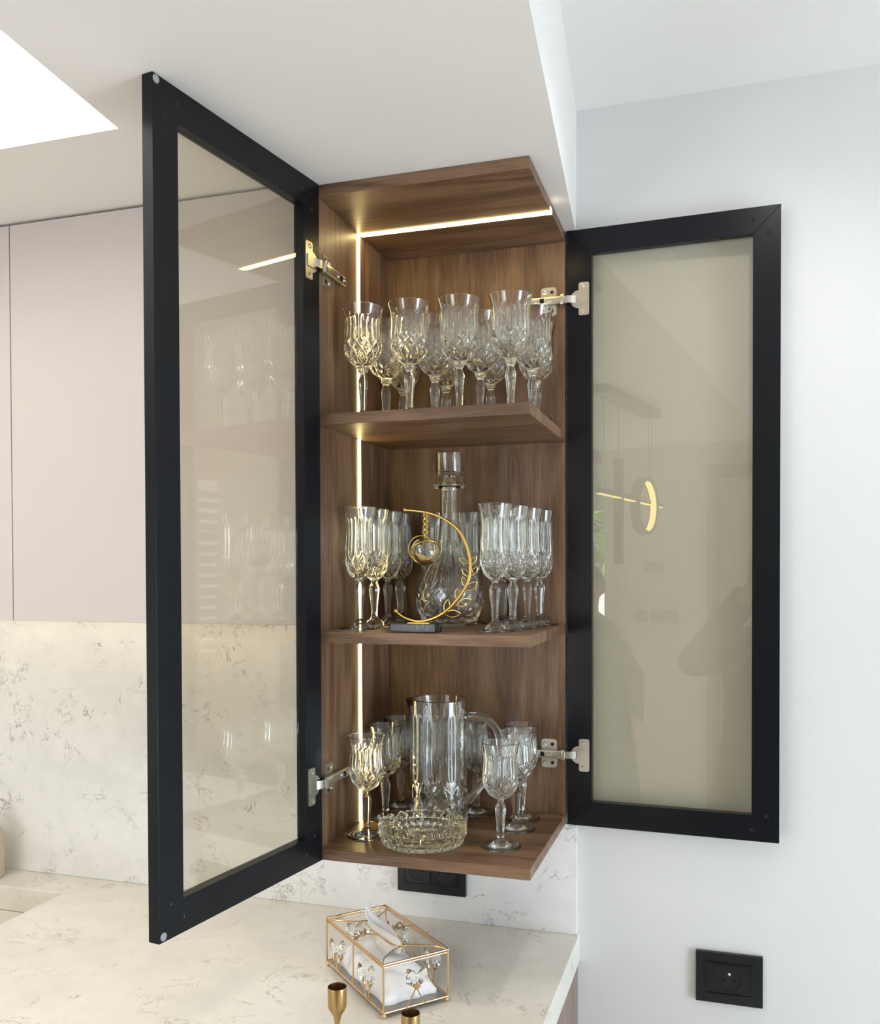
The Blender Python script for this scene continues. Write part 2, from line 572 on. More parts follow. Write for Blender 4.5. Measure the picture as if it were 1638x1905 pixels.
# ================================================================== cabinet
CW, CD, CT = 0.3116, 0.2889, 0.0161
S1, S2 = 0.6503, 0.3338
cab = thing('corner_cabinet', 'open walnut corner cabinet with two black framed glass doors, hung above the stone counter', 'cabinet')
part('side_panel', MB().box(-CT, 0, 0.0006, CD + 0.008, 0, TOP, 0.0006), M_WOOD_Z, cab)
part('back_panel', MB().box(0.0002, CW, CD, CD + 0.008, CT, TOP - CT, 0.0005), M_WOOD_Z, cab)
part('top_panel', MB().box(0.0002, CW, 0, CD - 0.0002, TOP - CT, TOP, 0.0007), M_WOOD_X, cab)
part('bottom_panel', MB().box(0.0002, CW, 0, CD - 0.0002, 0, CT, 0.0007), M_WOOD_X, cab)
for z in (S1, S2):
    part('shelf', MB().box(0.0002, CW, 0.0, CD - 0.0002, z - CT, z, 0.0007), M_WOOD_X, cab)
part('led_strip', MB().box(-0.001, 0.0012, 0.1485, 0.1575, S1 + 0.0003, TOP - CT - 0.0005), M_LEDBAR, cab, None, 'glowing warm light strip set upright in the side panel')
part('led_strip', MB().box(-0.001, 0.0012, 0.1485, 0.1575, S2 + 0.0003, S1 - CT - 0.0003), M_LEDBAR, cab, None, 'glowing warm light strip set upright in the side panel')
part('led_strip', MB().box(-0.001, 0.0012, 0.1485, 0.1575, CT + 0.0003, S2 - CT - 0.0003), M_LEDBAR, cab, None, 'glowing warm light strip set upright in the side panel')
part('led_strip', MB().box(0.002, CW - 0.0005, 0.1535, 0.1655, TOP - CT - 0.0012, TOP - CT + 0.001), M_LEDBAR, cab, None, 'glowing warm light strip across the top panel')
part('light_channel_end', MB().box(CW - 0.0004, CW + 0.0006, 0.1525, 0.1665, TOP - CT - 0.0008, TOP - CT + 0.006), M_LEDUNDER, cab)

# doors -------------------------------------------------------------
RAIL, DTH = 0.0405, 0.0158
def make_door(width, origin, tip, side, bumpers):
    """local x runs from the hinge edge to the free edge; y = 0 is the face shown, the frame lies on side*y"""
    dx, dy = tip[0] - origin[0], tip[1] - origin[1]
    w, h = math.hypot(dx, dy), TOP + 0.0005
    pane = MB().box(RAIL - 0.006, w - RAIL + 0.006, side * 0.0065, side * 0.0105, RAIL - 0.006, h - RAIL + 0.006)
    d = part('glass_door', pane, M_PANE, cab)
    d.location = (origin[0], origin[1], 0)
    d.rotation_euler = (0, 0, math.atan2(dy, dx))
    def rail(pts):
        mb = MB().prism(pts, 0, side * DTH)
        me = mb.mesh('frame_rail', M_BLACK)
        bm = bmesh.new(); bm.from_mesh(me)
        bmesh.ops.bevel(bm, geom=list(bm.edges), offset=0.00045, segments=2, affect='EDGES', profile=0.5)
        bm.to_mesh(me); bm.free()
        part('frame_rail', me, M_BLACK, d)
    R, g = RAIL, 0.0
    rail([(0, 0), (R, R), (R, h - R), (0, h)])
    rail([(w, 0), (w, h), (w - R, h - R), (w - R, R)])
    rail([(0, 0), (w, 0), (w - R, R), (R, R)])
    rail([(0, h), (R, h - R), (w - R, h - R), (w, h)])
    for x, z in ((0.040, h - 0.0195), (0.019, h - 0.042), (0.040, 0.019), (0.0195, 0.0415),
                 (w - 0.0395, h - 0.0195), (w - 0.018, h - 0.041), (w - 0.0395, 0.0185), (w - 0.018, 0.0405)):
        mb = MB()
        mb.rev([(0.0001, -0.0009), (0.0008, -0.0009), (0.0012, 0.0), (0.0024, 0.0006), (0.0029, 0.0)], 16)
        mb.v = [(x + a, -side * c, z + b) for a, b, c in mb.v]
        part('screw', mb, M_SCREW, d, 0.6)
    for x, z in bumpers:
        mb = MB().rev([(0.0001, 0.0016), (0.0036, 0.0016), (0.0046, 0.0010), (0.0049, 0.0)], 20)
        mb.v = [(x + a, -side * c, z + b) for a, b, c in mb.v]
        part('bumper', mb, M_BUMPER, d, 0.7, 'round pale rubber bumper')
    return d

H_L = ((0.0026, -0.0006), (-0.0475, -0.3297))
H_R = ((0.3149, 0.2878), (0.6448, 0.2758))
door_l = make_door(0.333, *H_L, -1, [(0.3275, 0.9745), (0.3262, 0.0068)])
door_l['label'] = 'door standing open toward the room, seen at a slant on its hinge side'
door_r = make_door(0.330, *H_R, 1, [])
door_r['label'] = 'door standing open flat against the white wall'

def rounded(x0, x1, z0, z1, r, n=4, corners=(1, 1, 1, 1)):
    out = []
    for i, (cx, cz, a0) in enumerate(((x1, z1, 0), (x0, z1, 90), (x0, z0, 180), (x1, z0, 270))):
        rr = r if corners[i] else 0.0004
        ox, oz = cx - rr * (1 if cx == x1 else -1), cz - rr * (1 if cz == z1 else -1)
        for k in range(n + 1):
            a = math.radians(a0 + 90 * k / n)
            out.append((ox + rr * math.cos(a), oz + rr * math.sin(a)))
    return out

def screw_head(mb, x, z, h, r):
    mb2 = MB().rev([(0.0001, -0.0005), (r * 0.35, -0.0005), (r * 0.5, 0.0002), (r * 0.9, 0.0005), (r, 0.0)], 14)
    mb.add([(x + a, h + c, z + b) for a, b, c in mb2.v], mb2.f)
    return mb

def make_hinge(door, zc, frame, back, reach):
    """frame(a, n, z) -> cabinet coordinates: a toward the door along the panel, n out of the panel"""
    def W_(mb):
        mb.v = [frame(a, n, z + zc) for a, n, z in mb.v]
        return mb
    arm = MB().box(-back, -0.004, 0.0035, 0.0105, -0.0066, 0.0066, 0.0012)
    arm.box(-0.0062, 0.0004, 0.0030, 0.0128, -0.0086, 0.0086, 0.0010)
    # link bending from the arm down into the cup
    for zz in (0.0,):
        path = [(0.0, 0.0095), (0.006, 0.0095), (0.013, 0.0072), (0.019, 0.0035), (reach, 0.0022)]
        pts = [(a, n) for a, n in path] + [(a, n - 0.0026) for a, n in reversed(path)]
        pz = [(a, n, 0) for a, n in pts]
        n_ = len(pz)
        vs = [(a, n, -0.0058) for a, n, _ in pz] + [(a, n, 0.0058) for a, n, _ in pz]
        fs = [(i, (i + 1) % n_, n_ + (i + 1) % n_, n_ + i) for i in range(n_)]
        k = len(path)
        for i in range(k - 1):
            fs.append((i, i + 1, n_ - 2 - i, n_ - 1 - i))
            fs.append((n_ + i, n_ + n_ - 1 - i, n_ + n_ - 2 - i, n_ + i + 1))
        arm.add(vs, fs)
    h = part('hinge', W_(arm), M_NICKEL, cab, 0.7)
    mp = MB().prism(rounded(-0.040, -0.0140, -0.0238, 0.0238, 0.005), 0.0, 0.0016)
    mp.prism(rounded(-0.0385, -0.0155, -0.0223, 0.0223, 0.0042), 0.0016, 0.0026)
    part('mounting_plate', W_(mp), M_NICKEL, h, 0.7)
    for s in (-1, 1):
        part('screw', W_(screw_head(MB(), -0.034, s * 0.0155, 0.0028, 0.0040)), M_PIN, h, 0.6)
        part('screw_hole', W_(MB().disc((-0.0215, 0.0024, s * 0.0155), (0, 1, 0), 0.0030, 0.0004)), M_SCREW, h)
    for a in (-back + 0.008, -back + 0.030):
        part('screw', W_(screw_head(MB(), a, 0, 0.0108, 0.0042)), M_NICKEL, h, 0.6)
    part('arm_slot', W_(MB().box(-back + 0.0155, -back + 0.0225, 0.0103, 0.01075, -0.0038, 0.0038)), M_SCREW, h)
    # cup flange screwed to the door frame (door coordinates: x from hinge edge, y = -side * out)
    sd = 1 if door is door_r else -1
    def D_(mb):
        mb.v = [(a, -sd * n, z + zc) for a, n, z in mb.v]
        return mb
    cup = MB().prism(rounded(0.0197, 0.0368, -0.0268, 0.0268, 0.0032), 0.0, 0.0018)
    ring = [(0.0205 + 0.0148 * math.cos(PI / 2 + PI * k / 16), 0.0148 * math.sin(PI / 2 + PI * k / 16)) for k in range(17)]
    cup.prism(ring, 0.0, 0.0012)
    cup.prism(rounded(0.0165, 0.0335, -0.0088, 0.0088, 0.0022), 0.0018, 0.0036)
    c = part('hinge_cup', D_(cup), M_NICKEL, door, 0.7, 'nickel hinge cup flange')
    for s in (-1, 1):
        part('flange_screw', D_(screw_head(MB(), 0.0262, s * 0.0203, 0.0020, 0.0036)), M_NICKEL, door, 0.6)

FR = lambda a, n, z: (CW + a, CD - n, z)
FL = lambda a, n, z: (n, -a, z)
make_hinge(door_r, 0.8668, FR, 0.056, 0.022)
make_hinge(door_r, 0.1172, FR, 0.056, 0.022)
make_hinge(door_l, 0.8635, FL, 0.080, 0.020)
make_hinge(door_l, 0.1136, FL, 0.084, 0.020)

# ================================================================== upper cabinets, counter, backsplash
UZ0, UZ1, UY = 0.344, 0.9762, -0.020
uc = thing('wall_cabinet', 'run of handleless pinkish white wall cabinets behind the open left glass door', 'cabinet')
part('carcass', MB().box(-2.2, -0.024, UY + 0.021, 0.294, UZ0 + 0.002, UZ1 - 0.002), M_GAP, uc)
for x0, x1 in ((-0.5296, -0.0225), (-1.05, -0.5312), (-1.57, -1.0516), (-2.2, -1.5716)):
    part('cabinet_door', MB().box(x0, x1, UY, UY + 0.019, UZ0, UZ1, 0.0008), M_UPPER, uc)
part('filler', MB().box(-0.0215, -CT - 0.0005, UY + 0.018, 0.294, UZ0, UZ1), M_UPPER, uc)
part('led_strip', MB().box(-2.1, -0.16, 0.20, 0.212, UZ0 - 0.004, UZ0 + 0.0019), M_LEDUNDER, uc, None, 'warm under cabinet light strip')

bs = thing('backsplash', 'pale veined stone backsplash slabs between counter and wall cabinets', 'backsplash')
SX = -0.1790
part('slab', MB().prism([(SX + 0.0006, ZC + 0.0004), (0.3285, ZC + 0.0004), (0.3285, -0.003), (0.3090, -0.003), (0.3090, TOP - 0.004), (SX + 0.0006, TOP - 0.004)], 0.2990, YW - 0.0002), M_SPLASH, bs)
part('slab', MB().box(-2.4, SX, 0.2990, YW - 0.0002, ZC + 0.0004, TOP - 0.004, 0.0005), M_SPLASH, bs)

CTH = 0.0465
ct = MB()
KX, KY0, KY1 = -0.6355, -0.25, 0.2125
grid_wall(ct, [-2.4, -1.20, KX, 0.3325], [-0.36, KY0, KY1, YW - 0.0004], [(-1.20, KX, KY0, KY1)], lambda u, v: (u, v, ZC))
cme = ct.mesh('counter', M_MARBLE, None, False)
bmx = bmesh.new(); bmx.from_mesh(cme)
for f in bmx.faces:
    if f.normal.z < 0:
        f.normal_flip()
bmx.to_mesh(cme); bmx.free()
cnt = link('worktop', cme)
cnt['label'], cnt['category'] = 'cream veined stone worktop running under the cabinets', 'worktop'
thick(cnt, CTH, -1.0)
bev = cnt.modifiers.new('edge', 'BEVEL'); bev.width = 0.0015; bev.segments = 2; bev.limit_method = 'ANGLE'

sk = MB()
b0, b1, d_ = ZC - CTH - 0.001, ZC - 0.20, 0.01
sk.box(-1.20 - d_, KX + d_, KY0 - d_, KY1 + d_, b1 - d_, b1)
sk.box(-1.20 - d_, -1.20, KY0 - d_, KY1 + d_, b1, b0)
sk.box(KX, KX + d_, KY0 - d_, KY1 + d_, b1, b0)
sk.box(-1.20, KX, KY0 - d_, KY0, b1, b0)
sk.box(-1.20, KX, KY1, KY1 + d_, b1, b0)
snk = link('sink', sk.mesh('sink', M_MARBLE))
snk['label'], snk['category'] = 'undermounted stone sink cut into the worktop at the left', 'sink'

bc = thing('base_cabinet', 'taupe wood base cabinets under the stone worktop', 'cabinet')
part('end_panel', MB().box(0.310, 0.3285, -0.335, YW - 0.001, FLOOR + 0.10, ZC - CTH - 0.003, 0.0006), M_WOOD_BASE, bc)
part('plinth', MB().box(-2.4, 0.305, -0.29, 0.29, FLOOR, FLOOR + 0.098), M_BLACK, bc)
for k in range(5):
    x1 = 0.309 - 0.54 * k
    part('cabinet_door', MB().box(x1 - 0.537, x1, -0.334, -0.316, FLOOR + 0.10, ZC - CTH - 0.02, 0.0008), M_WOOD_BASE, bc)

# soap dispenser at the sink
sd_ = thing('soap_dispenser', 'beige ceramic soap dispenser standing behind the sink', 'dispenser', (-0.846, 0.245, ZC))
part('bottle', MB().rev([(0.0001, 0), (0.030, 0), (0.033, 0.004), (0.034, 0.05), (0.033, 0.085), (0.028, 0.098), (0.012, 0.106), (0.011, 0.112), (0.0001, 0.112)], 32), M_BEIGE, sd_, 0.6)
pm = MB().rev([(0.0001, 0.112), (0.012, 0.112), (0.012, 0.121), (0.005, 0.123), (0.004, 0.142), (0.0001, 0.142)], 20)
pm.tube([(0, 0, 0.140), (0, -0.012, 0.142), (0, -0.03, 0.138)], 0.0038, 8)
part('pump', pm, M_BRASS, sd_, 0.6)

# ================================================================== sockets
def socket_plate(name, label, x0, x1, z0, z1, y, gangs):
    t = thing(name, label, 'socket', ((x0 + x1) / 2, y, (z0 + z1) / 2))
    w, h = (x1 - x0) / 2, (z1 - z0) / 2
    part('cover_plate', MB().box(-w, w, -0.0085, -0.0002, -h, h, 0.0012), M_PLUG, t)
    gw = 0.0225
    bw = gw * gangs + (0.0115 if gangs == 1 else 0.004)
    fr = MB()
    for b in ((-bw - 0.0016, -bw, -0.0255, 0.0255), (bw, bw + 0.0016, -0.0255, 0.0255), (-bw, bw, 0.0239, 0.0255), (-bw, bw, -0.0255, -0.0239)):
        fr.box(b[0], b[1], -0.0105, -0.0083, b[2], b[3])
    part('bezel', fr, M_PLUG, t)
    for g in range(gangs):
        cx = (g - (gangs - 1) / 2) * 0.0465
        f = MB()
        n = 32
        # square face with a round well
        ring = [(cx + 0.0185 * math.cos(2 * PI * k / n), 0.0185 * math.sin(2 * PI * k / n)) for k in range(n)]
        sq = []
        for a, c in [(math.cos(2 * PI * k / n), math.sin(2 * PI * k / n)) for k in range(n)]:
            m_ = max(abs(a), abs(c))
            sq.append((cx + gw * a / m_, gw * c / m_))
        vs = [(a, -0.0100, c) for a, c in sq] + [(a, -0.0100, c) for a, c in ring] + [(a * 1.0, -0.0088, c) for a, c in ring]
        fs = [(i, (i + 1) % n, n + (i + 1) % n, n + i) for i in range(n)]
        fs += [(n + i, n + (i + 1) % n, 2 * n + (i + 1) % n, 2 * n + i) for i in range(n)]
        f.add(vs, fs)
        part('socket_face', f, M_PLUG, t)
        part('well', MB().disc((cx, -0.0086, 0), (0, -1, 0), 0.0186, 0.0003, 32), M_PLUGHOLE, t)
        part('earth_pin', MB().tube([(cx, -0.0088, 0.0095), (cx, -0.0125, 0.0095), (cx, -0.0135, 0.0095)], [0.0022, 0.0022, 0.0010], 12), M_PIN, t, 0.8, 'bright steel earth pin')
        for s in (-1, 1):
            part('pin_hole', MB().disc((cx + s * 0.0085, -0.0088, -0.002), (0, -1, 0), 0.0024, 0.0003, 14), M_BLACK, t)
    return t
socket_plate('wall_socket', 'black single wall socket on the white wall below the open right door', 0.5205, 0.6230, -0.2728, -0.1915, YW, 1)
socket_plate('double_socket', 'black double socket in the stone backsplash just under the corner cabinet', 0.0128, 0.1377, -0.1422, -0.0620, 0.2990, 2)

# ================================================================== cut crystal
def smoothstep(a, b, x):
    t = max(0.0, min(1.0, (x - a) / (b - a)))
    return t * t * (3 - 2 * t)

def groove(p, w):
    """1 at whole phases, falling to 0 at distance w"""
    d = abs(p - round(p))
    return max(0.0, 1.0 - d / w)

def cut_mod(z_lo, z_mid, z_hi, n_flute, n_dia, k, depth_f, depth_d, spiral=0.0):
    def mod(t, z, r):
        u = t / (2 * PI)
        fl = abs(math.sin(PI * (u * n_flute + spiral * (z - z_mid)))) ** 0.8
        wf = smoothstep(z_mid - 0.006, z_mid + 0.008, z) * (1 - smoothstep(z_hi - 0.022, z_hi - 0.008, z))
        wd = (1 - smoothstep(z_mid - 0.002, z_mid + 0.010, z)) * smoothstep(z_lo, z_lo + 0.004, z)
        g = max(groove(u * n_dia + k * (z - z_lo), 0.24), groove(u * n_dia - k * (z - z_lo), 0.24))
        return r + wf * depth_f * (fl - 1) - wd * depth_d * g
    return mod

def resample(ctrl, n):
    pts = spline(ctrl, n)
    return [(max(p.x, 1e-4), p.y) for p in pts]

def make_glass(name, label, cat, group, foot_r, prof_stem, prof_bowl, wall, in_bottom, mod, stem_facets=8):
    """outer skin split at the collar into bowl, stem and foot so that together they close one solid"""
    t = thing(name, label, cat, group=group)
    ob = resample(prof_bowl, 76)
    bowl = MB().rev(ob, 160, mod)
    rt, zt = ob[-1]
    inner = [(rt - wall * (0.5 - 0.5 * math.cos(PI * k / 6)), zt + wall * 0.5 * math.sin(PI * k / 6)) for k in range(7)]
    steps = 30
    for i in range(1, steps + 1):
        f = i / steps
        z = zt - (zt - in_bottom) * f
        ro = rt
        for (a, za), (b, zb) in zip(ob, ob[1:]):
            if za <= z <= zb:
                ro = lerp(a, b, (z - za) / max(zb - za, 1e-9))
                break
        inner.append((max(0.0002, (ro - wall * (1 + 1.5 * f)) * math.sqrt(max(0.0, 1 - f ** 7))), z))
    bowl.rev(inner, 96)
    sz0, sz1 = prof_stem[0][1], prof_stem[-1][1]
    def facet(tt, z, r):
        d = ((tt / (2 * PI) * stem_facets) % 1.0 - 0.5) * 2 * PI / stem_facets
        w = smoothstep(sz0, sz0 + 0.004, z) * (1 - smoothstep(sz1 - 0.004, sz1, z))
        return r * (1 + w * ((math.cos(PI / stem_facets) / math.cos(d)) * 1.03 - 1))
    st = resample(prof_stem, 30)
    stem = MB().rev(st, 48, facet)
    r0, z0 = st[0]
    fr_ = foot_r
    foot = MB().rev([(0.0002, 0.0014), (fr_ * 0.5, 0.0011), (fr_ * 0.85, 0.0003), (fr_ - 0.0012, 0.0), (fr_ - 0.0004, 0.0002), (fr_, 0.0009), (fr_ - 0.0004, 0.0016), (fr_ - 0.0014, 0.0019),
                     (fr_ * 0.75, 0.0023), (fr_ * 0.52, 0.0028), (r0 * 1.55, 0.0044), (r0 * 1.15, z0 - 0.0016), (r0, z0)], 64)
    for nm, mb in (('bowl', bowl), ('stem', stem), ('foot', foot)):
        me = mb.mesh(nm, M_GLASS, 0.9, False)
        part(nm, me, M_GLASS, t)
    return t

def dup(root, loc, rotz, label):
    r = root.copy()
    COL.objects.link(r)
    r.location = (loc[0], loc[1], loc[2] + Z0)
    r.rotation_euler = (0, 0, rotz)
    r['label'] = label
    for ch in list(root.children):
        c = ch.copy()
        COL.objects.link(c)
        c.parent = r
    return r

def place_all(proto, spots):
    for i, (x, y, z, label) in enumerate(spots):
        rz = 0.37 * i
        if i == 0:
            proto.location = (x, y, z + Z0)
            proto.rotation_euler = (0, 0, rz)
            proto['label'] = label
        else:
            dup(proto, (x, y, z), rz, label)

ORD = ['first', 'second', 'third', 'fourth']
# --- large goblets on the top shelf
gob = make_glass('crystal_goblet', 'x', 'goblet', 'large goblets on the top shelf', 0.0300,
                 [(0.0085, 0.0085), (0.0056, 0.0115), (0.0049, 0.016), (0.0056, 0.030), (0.0072, 0.046), (0.0076, 0.0545), (0.0062, 0.0605), (0.0048, 0.0645), (0.0055, 0.0675), (0.0078, 0.0705), (0.0080, 0.0725)],
                 [(0.0080, 0.0725), (0.0084, 0.0752), (0.0125, 0.0785), (0.0205, 0.0855), (0.0262, 0.095), (0.0287, 0.106), (0.0286, 0.117), (0.0275, 0.130), (0.0272, 0.141), (0.0283, 0.153), (0.0314, 0.1655)],
                 0.0013, 0.0815, cut_mod(0.079, 0.112, 0.160, 22, 10, 46, 0.0015, 0.0023))
gx = [0.045, 0.1185, 0.1935, 0.2690]
sp = []
row_y = [0.058, 0.1465, 0.232]
row_n = ['front row', 'middle row', 'back row']
for r in range(3):
    for c_ in range(4):
        x = gx[c_] + (0.004, 0.012, 0.010, 0.016)[c_] * (1 if r == 1 else 0) + (0.003, 0.004, 0.005, 0.002)[c_] * (1 if r == 2 else 0)
        if r == 2 and c_ == 3:
            x = 0.2735
        sp.append((x - 0.0, row_y[r] + (0.003, 0.004, 0.009, 0.014)[c_] * (1 if r == 0 else 0.3), S1 + 0.0003,
                   'large goblet on the top shelf, %s from the left in the %s' % (ORD[c_], row_n[r])))
place_all(gob, sp)

# --- champagne flutes on the middle shelf
fl = make_glass('champagne_flute', 'x', 'flute', 'champagne flutes on the middle shelf', 0.0300,
                [(0.0098, 0.0105), (0.0060, 0.0140), (0.0049, 0.020), (0.0055, 0.035), (0.0074, 0.050), (0.0083, 0.0595), (0.0068, 0.0655), (0.0050, 0.0695), (0.0052, 0.0722)],
                [(0.0052, 0.0722), (0.0070, 0.0745), (0.0115, 0.0780), (0.0170, 0.0840), (0.0207, 0.0930), (0.0222, 0.104), (0.0221, 0.118), (0.0209, 0.138), (0.0206, 0.152), (0.0216, 0.167), (0.0248, 0.1850)],
                0.0012, 0.0815, cut_mod(0.079, 0.112, 0.181, 20, 10, 44, 0.0013, 0.0021))
place_all(fl, [
    (0.0318, 0.0770, S2 + .0003, 'champagne flute nearest the glowing strip, front of the left file on the middle shelf'),
    (0.0318, 0.1374, S2 + .0003, 'champagne flute second from the front in the left file on the middle shelf'),
    (0.0318, 0.1978, S2 + .0003, 'champagne flute third from the front in the left file on the middle shelf'),
    (0.0318, 0.2582, S2 + .0003, 'champagne flute at the rear of the left file on the middle shelf'),
    (0.0925, 0.2582, S2 + .0003, 'champagne flute against the back panel, half hidden left of the decanter neck'),
    (0.1530, 0.2582, S2 + .0003, 'champagne flute against the back panel, half hidden right of the decanter neck'),
    (0.2138, 0.2582, S2 + .0003, 'champagne flute against the back panel, stem seen behind the front right flutes'),
    (0.2745, 0.2582, S2 + .0003, 'champagne flute at the rear of the right file on the middle shelf'),
    (0.2665, 0.1978, S2 + .0003, 'champagne flute third from the front in the right file on the middle shelf'),
    (0.2570, 0.1374, S2 + .0003, 'champagne flute second from the front in the right file on the middle shelf'),
    (0.2440, 0.0770, S2 + .0003, 'champagne flute at the front right corner of the middle shelf'),
])

# --- wine glasses on the bottom shelf
wg = make_glass('wine_glass', 'x', 'wine glass', 'wine glasses on the bottom shelf', 0.0305,
                [(0.0090, 0.0080), (0.0060, 0.0120), (0.0052, 0.018), (0.0058, 0.033), (0.0073, 0.048), (0.0077, 0.0560), (0.0060, 0.0620), (0.0045, 0.0660), (0.0047, 0.0682)],
                [(0.0047, 0.0682), (0.0070, 0.0702), (0.0140, 0.0745), (0.0212, 0.0820), (0.0252, 0.0910), (0.0267, 0.1005), (0.0265, 0.110), (0.0253, 0.122), (0.0247, 0.131), (0.0256, 0.141), (0.0284, 0.1535)],
                0.0012, 0.0765, cut_mod(0.073, 0.103, 0.150, 22, 10, 46, 0.0014, 0.0022))
place_all(wg, [
    (0.0405, 0.0800, CT + .0003, 'wine glass at the front left of the cabinet floor beside the glowing strip'),
    (0.0330, 0.1800, CT + .0003, 'wine glass second from the front along the left side of the cabinet floor'),
    (0.0320, 0.2570, CT + .0003, 'wine glass in the dark back left corner of the cabinet floor'),
    (0.0940, 0.2570, CT + .0003, 'wine glass hidden behind the pitcher, rim seen through its glass'),
    (0.1670, 0.2570, CT + .0003, 'wine glass seen through the loop of the pitcher handle'),
    (0.2460, 0.2470, CT + .0003, 'wine glass at the rear of the right file on the cabinet floor'),
    (0.2508, 0.1830, CT + .0003, 'wine glass in the middle of the right file on the cabinet floor'),
    (0.2492, 0.0868, CT + .0003, 'wine glass standing alone at the front right of the cabinet floor'),
])

# --- decanter
dc = thing('crystal_decanter', 'round bellied cut crystal decanter with stopper in the middle of the middle shelf', 'decanter', (0.1415, 0.1880, S2 + .0003))
dprof = resample([(0.0270, 0.0), (0.0272, 0.0035), (0.0430, 0.0065), (0.0485, 0.015), (0.0545, 0.030), (0.0557, 0.042), (0.0540, 0.062), (0.0480, 0.080), (0.0370, 0.099),
                  (0.0265, 0.117), (0.0195, 0.138), (0.0164, 0.160), (0.0158, 0.185), (0.0158, 0.2210)], 70)
dmod = cut_mod(0.007, 0.064, 0.150, 20, 12, 34, 0.0020, 0.0030)
body = MB().rev(dprof, 120, dmod)
body.rev([(0.0002, 0.0004), (0.0270, 0.0)], 120)
ins = [(0.0116, 0.2280)] + [(lerp(0.0116, 0.0125, i / 5), 0.221 - 0.012 * i) for i in range(6)]
ins += [(0.0150, 0.145), (0.0205, 0.128), (0.0300, 0.106), (0.0400, 0.090), (0.0470, 0.072), (0.0495, 0.052), (0.0480, 0.034), (0.0420, 0.020), (0.0300, 0.0135), (0.0150, 0.0125), (0.0002, 0.0125)]
body.rev(ins, 96)
part('body', body.mesh('body', M_GLASS, 0.9, False), M_GLASS, dc)
cl = MB().rev([(0.0158, 0.2210), (0.0162, 0.2250), (0.0235, 0.2262), (0.0262, 0.2290), (0.0262, 0.2312), (0.0240, 0.2338), (0.0165, 0.2342), (0.0120, 0.2330), (0.0116, 0.2280)], 72)
part('collar', cl.mesh('collar', M_GLASS, 0.9, False), M_GLASS, dc)
stp = MB().rev([(0.0002, 0.205), (0.0085, 0.205), (0.0098, 0.212), (0.0106, 0.2340), (0.0098, 0.2385), (0.0096, 0.2440), (0.0205, 0.2455), (0.0230, 0.2485), (0.0232, 0.2790), (0.0228, 0.2832), (0.0202, 0.2836),
                (0.0198, 0.2790), (0.0196, 0.2560), (0.0185, 0.2530), (0.0002, 0.2525)], 64)
part('stopper', stp.mesh('stopper', M_GLASS, 0.7, False), M_GLASS, dc)
dc.scale = (0.975, 0.975, 0.975)

# --- pitcher
pt = thing('crystal_pitcher', 'tall straight cut crystal pitcher with looped handle on the cabinet floor', 'pitcher', (0.1240, 0.1835, CT + .0003))
H_ = 0.200
pprof = resample([(0.0430, 0.0), (0.0458, 0.0025), (0.0466, 0.012), (0.0466, 0.05), (0.0464, 0.10), (0.0462, 0.15), (0.0463, H_ - 0.006), (0.0466, H_)], 76)
def pmod(t, z, r):
    q = cut_mod(0.002, 0.070, 0.190, 18, 9, 20, 0.0020, 0.0034)(t, z, r)
    d = (t + PI) % (2 * PI) - PI
    lip = math.exp(-(d / 0.28) ** 2) * smoothstep(H_ - 0.030, H_, z)
    return q + 0.0065 * lip
pb = MB()
pb.rev(pprof, 120, lambda t, z, r: pmod((t - PI - 0.25) % (2 * PI), z, r))
pi_ = [(0.0466, H_), (0.0455, H_ + 0.0006), (0.0440, H_ - 0.0004)] + [(lerp(0.0436, 0.0418, min(1, i / 5)), H_ - 0.012 * i) for i in range(1, 16)] + [(0.0400, 0.0150), (0.0350, 0.0118), (0.0002, 0.0115)]
pb.rev(pi_, 120, lambda t, z, r: r + (0.0065 * math.exp(-((((t - PI - 0.25) % (2 * PI)) + PI) % (2 * PI) - PI) ** 2 / 0.0784) * smoothstep(H_ - 0.030, H_, z) if r > 0.043 else 0))
pb.rev([(0.0002, 0.0005), (0.0430, 0.0)], 120)
part('body', pb.mesh('body', M_GLASS, 0.9, False), M_GLASS, pt)
ax = Vector((math.cos(0.12), math.sin(0.12), 0))
hp = spline([(0.0462, 0.170), (0.0600, 0.1735), (0.0800, 0.168), (0.0945, 0.150), (0.0985, 0.125), (0.0930, 0.100), (0.0760, 0.072), (0.0580, 0.050), (0.0464, 0.036)], 36)
hb = MB().tube([ax * p.x + Vector((0, 0, p.y)) for p in hp], [0.0072 - 0.0012 * math.sin(PI * i / 36) for i in range(37)], 14)
part('handle', hb.mesh('handle', M_GLASS, 0.9), M_GLASS, pt)

# --- ashtray
at = thing('crystal_ashtray', 'low round heavy crystal ashtray with notched rim in front of the pitcher', 'ashtray', (0.1335, 0.0715, CT + .0003))
def amod(t, z, r):
    if r < 0.050:
        return r
    tier = int(z / 0.0108)
    a = abs(math.sin(t * 16 + (PI / 2 if tier == 1 else 0))) ** 0.6
    zz = (z / 0.0108) % 1.0
    band = 0.0030 * max(0.0, 1 - min(zz, 1 - zz) / 0.16)
    return r - 0.0034 * (1 - a) - band * (1 if z < 0.030 else 0)
outer = [(0.0560, 0.0)] + [(lerp(0.0600, 0.0665, min(1, i / 14)), 0.0010 + 0.00108 * i) for i in range(0, 28)] + [(0.0655, 0.0315), (0.0640, 0.0328)]
def notch(t):
    return max(smoothstep(0.17, 0.10, 0) if False else 0.0, *[1 - smoothstep(0.07, 0.13, abs(((t - a) + PI) % (2 * PI) - PI)) for a in (0.55, 0.55 + 2 * PI / 3, 0.55 + 4 * PI / 3)])
ab_ = MB()
nn = 240
